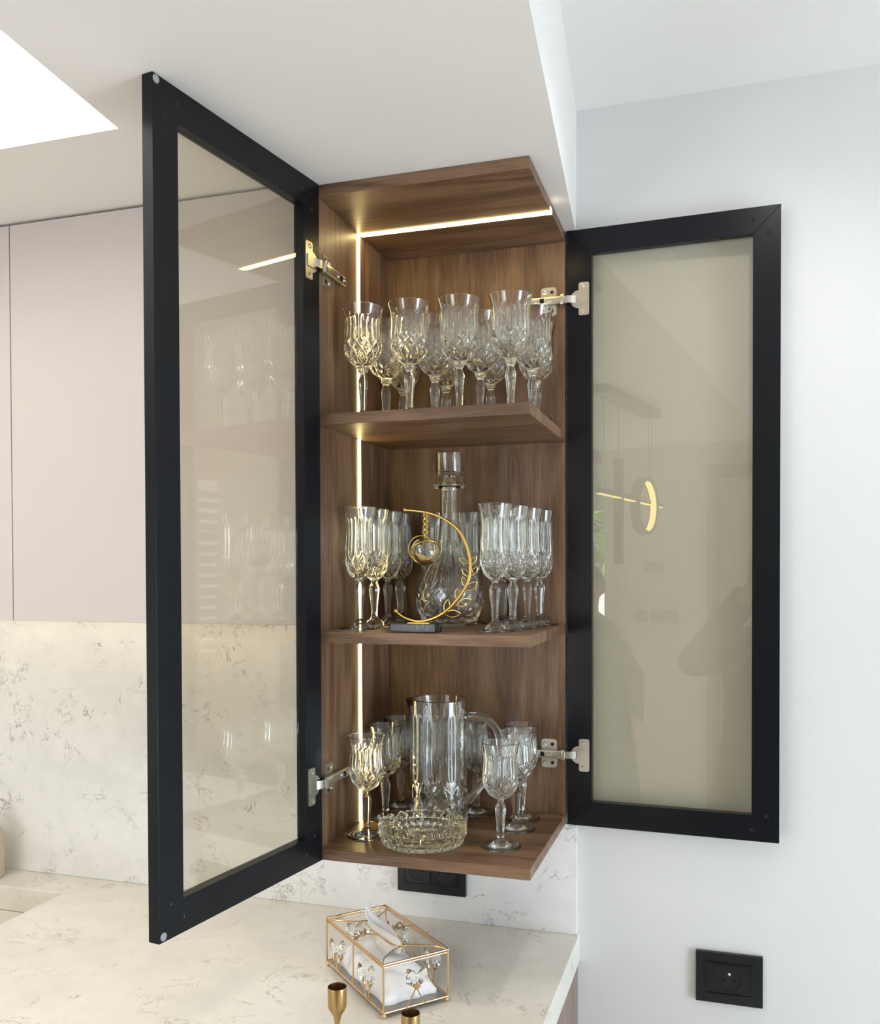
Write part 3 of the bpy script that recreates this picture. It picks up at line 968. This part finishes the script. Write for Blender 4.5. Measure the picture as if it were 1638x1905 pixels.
rows = [(r, z, 'o') for r, z in outer] + [(0.0560, 0.0328, 'i'), (0.0525, 0.0315, 'i'), (0.0505, 0.022, 'i'), (0.0485, 0.0135, 'i'), (0.0460, 0.0095, 'f'), (0.0380, 0.0078, 'f'), (0.0250, 0.0078, 'f'), (0.0120, 0.0082, 'f'), (0.0003, 0.0086, 'f')]
for r, z, kd in rows:
    for k in range(nn):
        t = 2 * PI * k / nn
        rr, zz = r, z
        if kd == 'o':
            rr = amod(t, z, r)
        elif kd == 'i':
            rr = r - 0.0016 * abs(math.sin(t * 15))
        else:
            zz = z + 0.0011 * abs(math.sin(t * 16)) * (r / 0.047)
        if z > 0.022:
            zz = lerp(zz, 0.022 + (zz - 0.022) * 0.15, notch(t))
            zz += 0.0012 * (abs(math.sin(t * 20)) - 0.5) * (1 - notch(t))
        ab_.v.append((rr * math.cos(t), rr * math.sin(t), zz))
for i in range(len(rows) - 1):
    for k in range(nn):
        ab_.f.append((i * nn + k, i * nn + (k + 1) % nn, (i + 1) * nn + (k + 1) % nn, (i + 1) * nn + k))
ab_.rev([(0.0003, 0.0012), (0.030, 0.0008), (0.0560, 0.0)], nn)
part('bowl', ab_.mesh('bowl', M_GLASS_ASH, 0.6, False), M_GLASS_ASH, at)

# ================================================================== gold ornament
OY = 0.035
orn = thing('crescent_ornament', 'gold crescent wire ornament with hanging glass ball and leaves on a black stone block', 'ornament', (0.1360, OY, S2 + .0003))
def OP(x, z, y=0.0):
    return (x - 0.1360, y, z - S2)
part('stone_base', MB().box(-0.0345, 0.0345, -0.015, 0.015, 0, 0.0118, 0.0008), M_BLACKMARBLE, orn, None, 'black veined stone base block')
part('gold_foot', MB().box(-0.012, 0.022, -0.004, 0.004, 0.0118, 0.0134, 0.0004), M_GOLD, orn)
arc = [(0.1202, 0.5105), (0.1375, 0.5086), (0.1579, 0.5050), (0.1781, 0.4969), (0.1973, 0.4838), (0.2090, 0.4670), (0.2155, 0.4490), (0.2180, 0.4336), (0.2171, 0.4160), (0.2123, 0.4007),
       (0.2031, 0.3866), (0.1922, 0.3737), (0.1793, 0.3621), (0.1615, 0.3526), (0.1418, 0.3489), (0.1245, 0.3521), (0.1146, 0.3566), (0.1055, 0.3632)]
ap = [OP(p.x, p.y) for p in spline(arc, 70)]
am_ = MB().tube(ap, [0.0016 + 0.0009 * math.sin(PI * i / 70) for i in range(71)], 10)
am_.ball(ap[0], 0.0030)
am_.ball(ap[-1], 0.0034)
part('crescent', am_, M_GOLD, orn, 0.8)
leaves = [((0.202, 0.439), (0.2160, 0.4325)), ((0.2276, 0.4425), (0.2180, 0.4310)), ((0.2060, 0.4250), (0.2165, 0.4140)), ((0.2289, 0.4270), (0.2180, 0.4150)), ((0.2068, 0.4135), (0.2115, 0.3990)),
          ((0.2281, 0.4061), (0.2110, 0.3935)), ((0.1992, 0.3970), (0.1985, 0.3810)), ((0.2205, 0.3815), (0.1982, 0.3723)), ((0.1856, 0.3810), (0.1803, 0.3635)), ((0.2040, 0.3610), (0.1800, 0.3605))]
for (tx, tz), (bx, bz) in leaves:
    d = Vector((tx - bx, tz - bz))
    nrm = Vector((-d.y, d.x)).normalized()
    L = d.length
    loop = []
    for i in range(24):
        u = i / 24
        s_ = u * 2 if u < 0.5 else (1 - u) * 2
        wdt = math.sin(PI * s_) ** 0.85 * L * 0.21 * (1 if u < 0.5 else -1)
        p = Vector((bx, bz)) + d * s_ + nrm * wdt
        loop.append(OP(p.x, p.y))
    part('leaf', MB().tube(loop, 0.00060, 6, True), M_GOLD, orn, 0.9)
BC = (0.1512, 0.4502)
chain = None
for i in range(8):
    z = 0.5020 - 0.0040 * i
    lk = []
    for k in range(12):
        a = 2 * PI * k / 12
        u, w = 0.0030 * math.cos(a), 0.0036 * math.sin(a)
        lk.append(OP(BC[0] + (u if i % 2 == 0 else 0), z + w, (0 if i % 2 == 0 else u)))
    mb = MB().tube(lk, 0.00075, 6, True)
    if i == 0:
        top_ring = [OP(0.1512 + 0.0, 0.5042 + 0.0036 * math.sin(2 * PI * k / 14), 0.0036 * math.cos(2 * PI * k / 14)) for k in range(14)]
        mb.tube(top_ring, 0.0006, 6, True)
        chain = part('chain', mb, M_GOLD, orn, 0.9)
    else:
        part('chain_link', mb, M_GOLD, chain, 0.9)
bl = MB().rev([(max(1e-4, 0.0212 * math.sin(PI * i / 24)), -0.0212 * math.cos(PI * i / 24)) for i in range(25)], 40, None, OP(*BC))
bl.rev([(max(1e-4, 0.0204 * math.sin(PI * i / 24)), 0.0204 * math.cos(PI * i / 24)) for i in range(25)], 40, None, OP(*BC))
ball_o = part('glass_ball', bl.mesh('glass_ball', M_GLASS, 0.9, False), M_GLASS, orn)
def ring3(c, r, tilt, wire):
    """circle around c: tilt = (about vertical, lean)"""
    pts = []
    for k in range(40):
        a = 2 * PI * k / 40
        v = Vector((r * math.cos(a), 0, r * math.sin(a)))
        v = Matrix.Rotation(tilt[1], 3, 'X') @ v
        v = Matrix.Rotation(tilt[0], 3, 'Z') @ v
        v = Matrix.Rotation(tilt[2], 3, 'Y') @ v
        pts.append((c[0] + v.x, c[1] + v.y, c[2] + v.z))
    return MB().tube(pts, wire, 8, True)
c0 = OP(*BC)
part('ring', ring3((c0[0] - 0.0030, c0[1] - 0.009, c0[2] + 0.0035), 0.0188, (0.2, 0.1, 0.0), 0.0008), M_GOLD, ball_o, 0.9)
part('ring', ring3(c0, 0.0222, (0.9, 0.5, 0.5), 0.0010), M_GOLD, ball_o, 0.9)
sc_ = MB()
for i in range(7):
    for k in range(25):
        a = PI * (0.50 + 0.5 * i / 6 * 0.86)
        b = 2 * PI * k / 24
        rr = 0.0200
        v = Vector((rr * math.sin(a) * math.cos(b), rr * math.sin(a) * math.sin(b), rr * math.cos(a)))
        v = Matrix.Rotation(0.42, 3, 'Y') @ v
        v.z = v.z
        sc_.v.append((c0[0] + v.x, c0[1] + v.y, c0[2] + v.z - 0.0))
for i in range(2, 6):
    for k in range(24):
        sc_.f.append((i * 25 + k, i * 25 + k + 1, (i + 1) * 25 + k + 1, (i + 1) * 25 + k))
part('gold_lining', sc_, M_GOLD, ball_o, 0.9, 'gold leaf coating the lower inside of the ball')

# ================================================================== tissue box
BX, BY, BYAW, BW, BL, BH = 0.1209, -0.0624, 0.829, 0.1026, 0.1954, 0.0663
cxw = BX + math.cos(BYAW) * BW / 2 - math.sin(BYAW) * BL / 2
cyw = BY + math.sin(BYAW) * BW / 2 + math.cos(BYAW) * BL / 2
tb = thing('tissue_box', 'gold wire and glass tissue box decorated with crystal leaves, on the worktop', 'tissue box', (cxw, cyw, ZC + 0.0002), BYAW)
hw, hl, zb, zt = BW / 2, BL / 2, 0.0080, 0.0080 + BH
wr_ = 0.0013
def wire(pts, r=wr_, closed=False, n=8):
    return MB().tube(pts, r, n, closed)
frame_b = MB()
cor = [(-hw, -hl), (hw, -hl), (hw, hl), (-hw, hl)]
for (a, b), (c_, d) in zip(cor, cor[1:] + cor[:1]):
    frame_b.tube([(a, b, zb), (c_, d, zb)], 0.0016, 8)
part('bottom_rail', frame_b, M_ROSE, tb, 0.9)
frame_t = MB()
for (a, b), (c_, d) in zip(cor, cor[1:] + cor[:1]):
    frame_t.tube([(a, b, zt), (c_, d, zt)], 0.0016, 8)
    frame_t.tube([(a * 0.99, b * 0.99, zt - 0.0042), (c_ * 0.99, d * 0.99, zt - 0.0042)], 0.0012, 8)
part('top_rail', frame_t, M_ROSE, tb, 0.9)
for a, b in cor:
    part('post', wire([(a, b, zb), (a, b, zt)], 0.0015), M_ROSE, tb, 0.9)
    part('ball_foot', MB().ball((a * 0.97, b * 0.985, 0.0036), 0.0036), M_ROSE, tb, 0.9)
for s in (-1, 1):
    part('post', wire([(s * hw, 0, zb), (s * hw, 0, zt)], 0.0013), M_ROSE, tb, 0.9)
part('tray', MB().box(-hw + 0.0015, hw - 0.0015, -hl + 0.0015, hl - 0.0015, zb - 0.0012, zb + 0.0008), M_TRAY, tb)
# slot in the lid with bow shaped wires at both ends
sl_ = []
for k in range(40):
    a = 2 * PI * k / 40
    x, y = 0.0115 * math.cos(a), 0.052 * math.sin(a)
    sl_.append((math.copysign(abs(math.cos(a)) ** 0.6 * 0.0115, math.cos(a)), math.copysign(abs(math.sin(a)) ** 0.8 * 0.055, math.sin(a)), zt + 0.0004))
part('slot_rim', wire(sl_, 0.0012, True), M_ROSE, tb, 0.9)
for s in (-1, 1):
    bow = spline([(-hw, s * (hl - 0.002), zt), (-hw * 0.72, s * (hl - 0.022), zt), (0, s * 0.0555, zt), (hw * 0.72, s * (hl - 0.022), zt), (hw, s * (hl - 0.002), zt)], 28)
    part('bow_wire', wire(bow, 0.0012), M_ROSE, tb, 0.9)
for s in (-1, 1):
    part('side_wire', wire(spline([(s * hw, 0, zt), (s * 0.030, 0.010, zt), (s * 0.0118, 0.0, zt)], 12), 0.0011), M_ROSE, tb, 0.9)
_lid = MB().box(-hw + 0.002, hw - 0.002, -hl + 0.002, hl - 0.002, zt - 0.0038, zt - 0.0022)
M_LID = pane_glass('lid_glass', (0.985, 0.985, 0.98), 0.02, 0.35)
part('glass_lid', _lid, M_LID, tb)

def crystal(L, w):
    """faceted leaf shaped drop along +z from its base"""
    mb = MB()
    n = 8
    prof = [(0.0003, 0), (w * 0.55, L * 0.14), (w, L * 0.42), (w * 0.82, L * 0.68), (w * 0.35, L * 0.92), (0.0003, L)]
    mb.rev(prof, n)
    mb.v = [(x, y * 0.55, z) for x, y, z in mb.v]
    return mb
CR = crystal(0.030, 0.0102)
CUPM = MB().rev([(0.0006, -0.004), (0.0022, -0.003), (0.0040, 0.0005), (0.0046, 0.0045)], 8)
CUPM.rev([(0.0012, 0.0030), (0.0040, 0.0042)], 8)
def sprig(base, tip_dir, length, face):
    """gold stem ending in a small cup that holds a crystal; face = outward direction"""
    d = Vector(tip_dir).normalized()
    f = Vector(face).normalized()
    x = d.cross(f).normalized()
    y = d.cross(x).normalized()
    R_ = Matrix((x, y, d)).transposed()
    b = Vector(base)
    e = b + d * length
    st = MB().tube([b, e], 0.0010, 6)
    s_o = part('stem', st, M_ROSE, tb, 0.9)
    c_ = MB(); c_.add([tuple(e + R_ @ Vector(v)) for v in CUPM.v], CUPM.f)
    part('calyx', c_, M_ROSE, s_o, 0.9)
    k = MB(); k.add([tuple(e + R_ @ Vector(v)) for v in CR.v], CR.f)
    part('crystal_drop', k, M_GLASS, s_o, None, 'clear faceted crystal leaf')
for s in (-1, 1):                       # short ends: two crossing sprigs
    y = s * (hl + 0.0012)
    sprig((-0.016, y, zb), (0.52, 0, 0.85), 0.030, (0, s, 0))
    sprig((0.012, y, zb), (-0.45, 0, 0.88), 0.030, (0, s, 0))
for s in (-1, 1):                       # long sides: a pair in each half
    x = s * (hw + 0.0012)
    for c_ in (-0.048, 0.052):
        sprig((x, c_ - 0.004, zb), (0, -0.26, 1), 0.026, (s, 0, 0))
        sprig((x, c_ + 0.000, zb), (0, 0.62, 1), 0.020, (s, 0, 0))
# small gold buds and crystals lying along the lid wires
for x, y, r_ in ((-0.030, 0.010, 0.0030), (0.028, 0.013, 0.0034), (0.030, -0.002, 0.0030), (0.0, -0.0570, 0.0032), (-0.026, 0.016, 0.0028), (0.020, 0.030, 0.0030)):
    part('bud', MB().ball((x, y, zt + 0.0012), r_, 8, 6), M_ROSE, tb, 0.4)
part('lid_crystal', MB().add([(v[2] - 0.044, v[0] + 0.016, v[1] + zt + 0.002) for v in CR.v], CR.f), M_GLASS, tb, None, 'clear faceted crystal leaf')
part('lid_crystal', MB().add([(v[2] * 0.8 + 0.018, v[0] + 0.004 + 0.3 * v[2], v[1] + zt + 0.002) for v in CR.v], CR.f), M_GLASS, tb, None, 'clear faceted crystal leaf')

# tissues inside
tp = thing('tissue_pack', 'stack of folded white tissues inside the gold wire box', 'tissues', (cxw, cyw, ZC + zb + 0.0012), BYAW)
pk = MB()
nx, ny = 22, 40
px_, py_ = 0.041, 0.083
rng = random.Random(3)
hmap = {}
for i in range(nx + 1):
    for j in range(ny + 1):
        u, v = i / nx * 2 - 1, j / ny * 2 - 1
        edge = (1 - abs(u) ** 5) * (1 - abs(v) ** 7)
        sag = 0.5 + 0.5 * smoothstep(-1.0, -0.2, v)
        h = 0.007 + 0.026 * edge ** 0.6 * sag + 0.0035 * math.sin(u * 5 + v * 3) * edge + 0.0028 * math.sin(v * 14 + u * 4) * edge + 0.010 * math.exp(-(u / 0.35) ** 2 - (v / 0.7) ** 2)
        hmap[(i, j)] = len(pk.v)
        wv = 1 + 0.03 * math.sin(9 * v + 2 * u)
        pk.v.append((u * px_ * wv, v * py_ * (1 + 0.02 * math.sin(7 * u)), h))
for i in range(nx):
    for j in range(ny):
        pk.f.append((hmap[(i, j)], hmap[(i + 1, j)], hmap[(i + 1, j + 1)], hmap[(i, j + 1)]))
b0_ = len(pk.v)
rim_ = [(i, 0) for i in range(nx)] + [(nx, j) for j in range(ny)] + [(nx - i, ny) for i in range(nx)] + [(0, ny - j) for j in range(ny)]
for ij in rim_:
    x, y, z = pk.v[hmap[ij]]
    pk.v.append((x * 0.99, y * 0.99, 0.0))
for k in range(len(rim_)):
    k2 = (k + 1) % len(rim_)
    pk.f.append((hmap[rim_[k]], b0_ + k, b0_ + k2, hmap[rim_[k2]]))
pk.f.append(tuple(b0_ + k for k in range(len(rim_))))
part('folded_stack', pk, M_TISSUE, tp, 1.0)
# the sheet pulled up through the slot: a wide ribbon rising to a curled tip at the back
sh_ = MB()
top = zt - zb - 0.0012
ctl = spline([(0.000, -0.053, -0.006), (0.000, -0.036, 0.0020), (0.000, -0.014, 0.0045), (-0.001, 0.010, 0.0060), (-0.0035, 0.030, 0.0105), (-0.0060, 0.0440, 0.0190), (-0.0085, 0.0490, 0.0290)], 30)
wid = spline([(0.0055, 0, 0), (0.0102, 0, 0), (0.0112, 0, 0), (0.0104, 0, 0), (0.0080, 0, 0), (0.0048, 0, 0), (0.0006, 0, 0)], 30)
for i, p in enumerate(ctl):
    w_ = wid[i].x
    s_ = i / 30
    tg = (ctl[min(i + 1, 30)] - ctl[max(i - 1, 0)]).normalized()
    side = Vector((1, 0, 0))
    nn_ = tg.cross(side) * -1
    dn = 0.026 * smoothstep(0.04, 0.3, s_) * (1 - smoothstep(0.45, 0.75, s_))
    row = []
    for j in range(13):
        t_ = j / 12 * 2 - 1
        if abs(t_) <= 0.67:
            q_ = t_ / 0.67
            v_ = Vector((p.x, p.y, p.z)) + side * (q_ * w_) + Vector((0, 0, 1)) * (0.0030 * math.sin(q_ * 4 + s_ * 7) * (1 - s_ * 0.6) - 0.004 * (q_ * q_) * (1 - s_) + 0.003 * q_ * s_)
        else:
            f_ = (abs(t_) - 0.67) / 0.33
            v_ = Vector((p.x, p.y, p.z)) + side * (math.copysign(1, t_) * w_ * (1 - 0.25 * f_)) - Vector((0, 0, 1)) * (dn * f_ + 0.004 * (1 - s_))
        row.append((v_.x, v_.y * (1 if abs(t_) <= 0.67 else 0.97), v_.z + top))
    sh_.v += row
for i in range(30):
    for j in range(12):
        a = i * 13 + j
        sh_.f.append((a, a + 1, a + 14, a + 13))
so = part('pulled_sheet', sh_, M_TISSUE, tp, 1.0, 'single sheet pulled up through the slot')
thick(so, 0.0008, 0.0)

# ================================================================== candle holders
def candle_holder(label, x, y, ztop):
    t = thing('candle_holder', label, 'candle holder', (x, y, ZC + 0.0002), 0, 'satin brass candle holders on the worktop')
    h = ztop - ZC
    cup = MB().rev([(0.0035, h - 0.0400), (0.0048, h - 0.0340), (0.0100, h - 0.0255), (0.0110, h - 0.0220), (0.0112, h - 0.0010), (0.0110, h), (0.0103, h), (0.0101, h - 0.0015), (0.0098, h - 0.0200), (0.0002, h - 0.0210)], 40)
    part('cup', cup, M_BRASS, t, 0.7)
    part('stem', MB().rev([(0.0040, 0.006), (0.0034, 0.012), (0.0033, h - 0.0400)], 24), M_BRASS, t, 0.7)
    part('base', MB().rev([(0.0002, 0), (0.0300, 0), (0.0310, 0.0012), (0.0305, 0.003), (0.0100, 0.0048), (0.0040, 0.0075)], 48), M_BRASS, t, 0.7)
    return t
candle_holder('satin brass candle holder with tapered cup left of the tissue box corner', 0.1355, -0.249, -0.0585)
candle_holder('satin brass candle holder, lower one whose cup just shows at the bottom of the photo', 0.2165, -0.224, -0.0895)

# ================================================================== pendant lamp, seen mirrored in the right door
pl = thing('pendant_lamp', 'linear ceiling pendant with glowing ring and light bar mirrored in the right glass door', 'pendant lamp', (0.156, -1.21, TOP))
pe = [Vector((-0.041, 0.27, 0)), Vector((0.040, -0.27, 0))]
dv = (pe[1] - pe[0]).normalized(); nv = Vector((-dv.y, dv.x, 0)) * 0.028
cn = [pe[0] + nv, pe[1] + nv, pe[1] - nv, pe[0] - nv]
part('canopy', MB().prism([(p.x, p.y) for p in cn], -0.026, -0.0002, axis=2), M_BLACK, pl)
def P_(x, y, z):
    return (x - 0.156, y + 1.21, z - TOP)
rgx, rgy, rgz, rgr = 0.184, -1.37, 0.640, 0.098
rdir = Vector((-0.208, 0.978, 0)).normalized()
def ring_pts(r, off):
    sx = rdir.cross(Vector((0, 0, 1))).normalized()
    return [P_(*(Vector((rgx, rgy, rgz)) + rdir * (r * math.cos(2 * PI * k / 48)) * 0.97 + Vector((0, 0, r * math.sin(2 * PI * k / 48))) + sx * off)) for k in range(48)]
rg = MB()
o1, o2, i1, i2 = ring_pts(rgr, 0.016), ring_pts(rgr, -0.016), ring_pts(rgr - 0.012, 0.016), ring_pts(rgr - 0.012, -0.016)
rg.add(o1 + o2 + i1 + i2, [f for k in range(48) for f in ((k, (k + 1) % 48, 48 + (k + 1) % 48, 48 + k), (96 + k, 144 + k, 144 + (k + 1) % 48, 96 + (k + 1) % 48), (k, 96 + k, 96 + (k + 1) % 48, (k + 1) % 48), (48 + k, 48 + (k + 1) % 48, 144 + (k + 1) % 48, 144 + k))])
ring_o = part('ring', rg, M_BLACK, pl, 0.6)
j1, j2 = ring_pts(rgr - 0.0125, 0.011), ring_pts(rgr - 0.0125, -0.011)
part('ring_diffuser', MB().add(j1 + j2, [(k, 48 + k, 48 + (k + 1) % 48, (k + 1) % 48) for k in range(48)]), M_LEDPEND, ring_o, 0.6)
bar0, bar1 = Vector((0.1194, -0.9041, 0.652)), Vector((0.205, -1.62, 0.652))
bd = (bar1 - bar0).normalized(); bn = Vector((-bd.y, bd.x, 0))
bb = [bar0 + bn * 0.008, bar1 + bn * 0.008, bar1 - bn * 0.008, bar0 - bn * 0.008]
bo = part('light_bar', MB().prism([(p.x - 0.156, p.y + 1.21) for p in bb], 0.652 - TOP, 0.668 - TOP, axis=2), M_BLACK, pl)
bb2 = [bar0 + bn * 0.006, bar1 + bn * 0.006, bar1 - bn * 0.006, bar0 - bn * 0.006]
part('bar_diffuser', MB().prism([(p.x - 0.156, p.y + 1.21) for p in bb2], 0.649 - TOP, 0.6519 - TOP, axis=2), M_LEDPEND, bo)
tx, ty = 0.138, -1.13
part('tube_shade', MB().rev([(0.0002, 0.44), (0.016, 0.44), (0.0165, 0.442), (0.0165, 0.775), (0.0160, 0.778), (0.0002, 0.778)], 24, None, P_(tx, ty, 0)), M_BLACK, pl, 0.7)
for (ax_, ay, az), (bx_, by_, bz) in (((tx, ty, 0.955), (tx, ty, 0.777)), ((0.121, -0.97, 0.955), (0.127, -0.97, 0.667)), ((0.196, -1.45, 0.955), (0.202, -1.39, 0.735)), ((0.190, -1.41, 0.955), (0.203, -1.33, 0.735))):
    part('cable', MB().tube([P_(ax_, ay, az), P_(bx_, by_, bz)], 0.0012, 6), M_BLACK, pl)

# ================================================================== garden beyond the rear window
gw = structure('wall_garden', MB().box(-6.0, 2.0, -7.1, -7.0, FLOOR, 0.25), M_GARDEN)
structure('floor_garden', MB().box(-6.0, 2.0, -7.0, -4.15, FLOOR - 0.06, FLOOR - 0.01), M_FLOOR)
tr = thing('garden_tree', 'leafy green tree outside the window mirrored in the right glass door', 'tree', (-1.5, -8.2, FLOOR))
part('trunk', MB().tube([(0, 0, 0), (0.05, 0, 0.9), (0, 0.05, 2.0)], [0.10, 0.08, 0.05], 10), M_BARK, tr, 0.9)
lf = MB()
rng = random.Random(11)
for _ in range(1600):
    while True:
        p = Vector((rng.uniform(-1, 1), rng.uniform(-1, 1), rng.uniform(-1, 1)))
        if 0.35 < p.length < 1:
            break
    c_ = Vector((p.x * 1.5, p.y * 1.0, 1.95 + p.z * 0.85))
    a = Vector((rng.gauss(0, 1), rng.gauss(0, 1), rng.gauss(0, 1))).normalized() * 0.085
    b = a.orthogonal().normalized() * 0.045
    lf.add([c_ - a, c_ + b, c_ + a, c_ - b], [(0, 1, 2, 3)])
lo_ = part('foliage', lf, M_LEAF, tr)
lo_['kind'] = 'stuff'

# ================================================================== two people behind the camera, mirrored faintly in the right door
M_SKIN = plain('skin', (206, 164, 138), 0.5, 0, 0.03, 12)
M_HAIR = plain('dark_hair', (38, 30, 26), 0.5, 0, 0.15, 60)
M_ROBE = plain('dark_olive_cloth', (86, 82, 74), 0.85, 0, 0.05, 40, 0.1)
M_PHONE = plain('phone_case', (44, 44, 48), 0.35)
M_CANVAS = plain('grey_cloth', (104, 102, 98), 0.85, 0, 0.05, 40, 0.1)

def skin_mesh(name, chains, mat, sub=1):
    """chains: lists of (point, radius); a point that repeats an earlier one is shared"""
    verts, rad, edges, seen = [], [], [], {}
    for ch in chains:
        prev = None
        for p, r in ch:
            k = tuple(round(c, 4) for c in p)
            if k not in seen:
                seen[k] = len(verts); verts.append(p); rad.append(r)
            i = seen[k]
            if prev is not None and prev != i:
                edges.append((prev, i))
            prev = i
    me = bpy.data.meshes.new(name)
    me.from_pydata(verts, edges, [])
    me.materials.append(mat)
    o = bpy.data.objects.new(name, me)
    COL.objects.link(o)
    sk_ = o.modifiers.new('skin', 'SKIN')
    sk_.use_smooth_shade = True
    lay = me.skin_vertices[0] if me.skin_vertices else None
    if lay is None:
        me.skin_vertices.new() if hasattr(me.skin_vertices, 'new') else None
        lay = me.skin_vertices[0]
    for i, r in enumerate(rad):
        lay.data[i].radius = (r, r)
        lay.data[i].use_root = (i == 0)
    if sub:
        sd = o.modifiers.new('smooth', 'SUBSURF'); sd.levels = sub; sd.render_levels = sub
    return o

def hand(wrist, d, palm_up, spread):
    """palm and five fingers leaving the wrist along d; spread = sideways direction of the thumb"""
    w, d, s_ = Vector(wrist), Vector(d).normalized(), Vector(spread).normalized()
    n = d.cross(s_).normalized() * palm_up
    out = [[(tuple(w), 0.021), (tuple(w + d * 0.040), 0.026)]]
    root = tuple(w + d * 0.040)
    for k, L in enumerate((0.066, 0.076, 0.070, 0.054)):
        a = s_ * (0.024 - 0.016 * k)
        b = w + d * 0.076 + a
        out.append([(root, 0.026), (tuple(b), 0.0095), (tuple(b + d * L * 0.5 + n * 0.006), 0.0085), (tuple(b + d * L * 0.80 + n * 0.024), 0.0078)])
    t0 = w + d * 0.026 + s_ * 0.030
    out.append([(tuple(w + d * 0.040), 0.026), (tuple(t0), 0.0110), (tuple(t0 + d * 0.030 + s_ * 0.014 + n * 0.010), 0.0095), (tuple(t0 + d * 0.052 + s_ * 0.008 + n * 0.020), 0.0085)])
    return out

def person(label, pos, face, hands, mat):
    """pos: feet; face: heading; hands: two (elbow, wrist, hand direction, thumb side) in body axes (x right, y forward, z up), height 1.50"""
    t = thing('person', label, 'person', (pos[0], pos[1], FLOOR), face)
    ch = [[((0, 0, 0.80), 0.120), ((0, 0.005, 0.94), 0.105), ((0, 0, 1.08), 0.125), ((0, 0, 1.20), 0.085), ((0, 0.005, 1.265), 0.048), ((0, 0.018, 1.32), 0.062), ((0, 0.022, 1.385), 0.082), ((0, 0.010, 1.445), 0.066)]]
    for sgn, (el, wr, hd, th) in zip((-1, 1), hands):
        ch.append([((0, 0, 1.20), 0.085), ((sgn * 0.150, 0, 1.195), 0.054), (el, 0.040), (wr, 0.026)])
        ch += hand(wr, hd, 1, th)
    for sgn in (-1, 1):
        ch.append([((0, 0, 0.80), 0.120), ((sgn * 0.085, 0, 0.72), 0.086), ((sgn * 0.085, 0.012, 0.41), 0.056), ((sgn * 0.085, 0, 0.075), 0.036), ((sgn * 0.088, 0.055, 0.030), 0.032), ((sgn * 0.090, 0.135, 0.022), 0.024)])
    b = skin_mesh('body', ch, M_SKIN)
    b.parent = t
    # face: nose, lips, eyes, ears
    part('nose', MB().tube([(0, 0.098, 1.402), (0, 0.113, 1.372), (0, 0.104, 1.362)], [0.007, 0.012, 0.008], 8), M_SKIN, t, 1.0)
    part('mouth', MB().tube([(-0.022, 0.094, 1.336), (0, 0.100, 1.338), (0.022, 0.094, 1.336)], [0.003, 0.0065, 0.003], 8), plain('lips', (168, 92, 88), 0.5), t, 1.0)
    for sgn in (-1, 1):
        part('eye', MB().ball((sgn * 0.030, 0.089, 1.398), 0.0105, 10, 8), M_HAIR, t, 1.0)
        part('ear', MB().tube([(sgn * 0.080, 0.010, 1.41), (sgn * 0.086, 0.004, 1.385), (sgn * 0.079, 0.010, 1.36)], [0.008, 0.012, 0.007], 8), M_SKIN, t, 1.0)
    hr = MB()
    for i in range(11):
        a = PI * i / 10 * 0.62
        for k in range(24):
            q_ = 2 * PI * k / 24
            r = 0.099 * math.sin(a)
            hr.v.append((r * math.cos(q_), 0.004 + r * math.sin(q_) * 1.02 - 0.018 * (a / 2), 1.400 + 0.102 * math.cos(a) - (0.05 * max(0, -math.sin(q_)) * (i / 10))))
    for i in range(10):
        for k in range(24):
            if i > 5 and 2 <= k <= 10:
                continue
            hr.f.append((i * 24 + k, (i + 1) * 24 + k, (i + 1) * 24 + (k + 1) % 24, i * 24 + (k + 1) % 24))
    part('hair', hr, M_HAIR, t, 1.0)
    robe = MB()
    pr = [(0.275, 0.10), (0.262, 0.30), (0.235, 0.55), (0.200, 0.75), (0.168, 0.92), (0.172, 1.08), (0.160, 1.18), (0.085, 1.255), (0.058, 1.275)]
    robe.rev(pr, 40, lambda q_, z, r: r * (1 - 0.28 * abs(math.sin(q_)) ** 1.5 * (1 if z > 0.7 else 0.6)) * (1 + (0.035 * math.sin(q_ * 9) if z < 0.8 else 0.0)))
    thick(part('robe', robe, mat, t, 1.2), 0.004, 1.0)
    for sgn, (el, wr, hd, th) in zip((-1, 1), hands):
        sh = Vector((sgn * 0.070, 0, 1.205)); e = Vector(el); w = Vector(wr)
        part('sleeve', MB().tube([sh, sh.lerp(e, 0.5), e, e.lerp(w, 0.5), e.lerp(w, 0.86)], [0.070, 0.070, 0.060, 0.050, 0.046], 16, False, False), mat, t, 1.2)
    return t

# the photographer holds the phone at the camera's place, both elbows out
person('person in a dark robe raising a phone with both hands, mirrored in the right door', (0.600, -1.600), -0.10,
       [((-0.270, 0.150, 1.160), (-0.088, 0.318, 1.420), (0.10, 0.15, 1.0), (1, 0, 0)), ((0.270, 0.150, 1.160), (0.062, 0.335, 1.420), (-0.08, 0.15, 1.0), (-1, 0, 0))], M_ROBE)
ph = link('phone', MB().box(-0.036, 0.036, 0.0, 0.008, -0.075, 0.072, 0.003).mesh('phone', M_PHONE), None, (0.578, -1.236, 0.432), 0.3026)
ph['label'], ph['category'] = 'dark phone held up in both hands by the photographer', 'phone'
person('person in a long grey robe standing by the garden window, mirrored in the right door', (-0.26, -2.45), -0.5,
       [((-0.235, -0.02, 0.95), (-0.215, 0.07, 0.74), (0, 0.15, -1), (0.3, 1, 0)), ((0.235, -0.02, 0.95), (0.215, 0.07, 0.74), (0, 0.15, -1), (-0.3, 1, 0))], M_CANVAS)
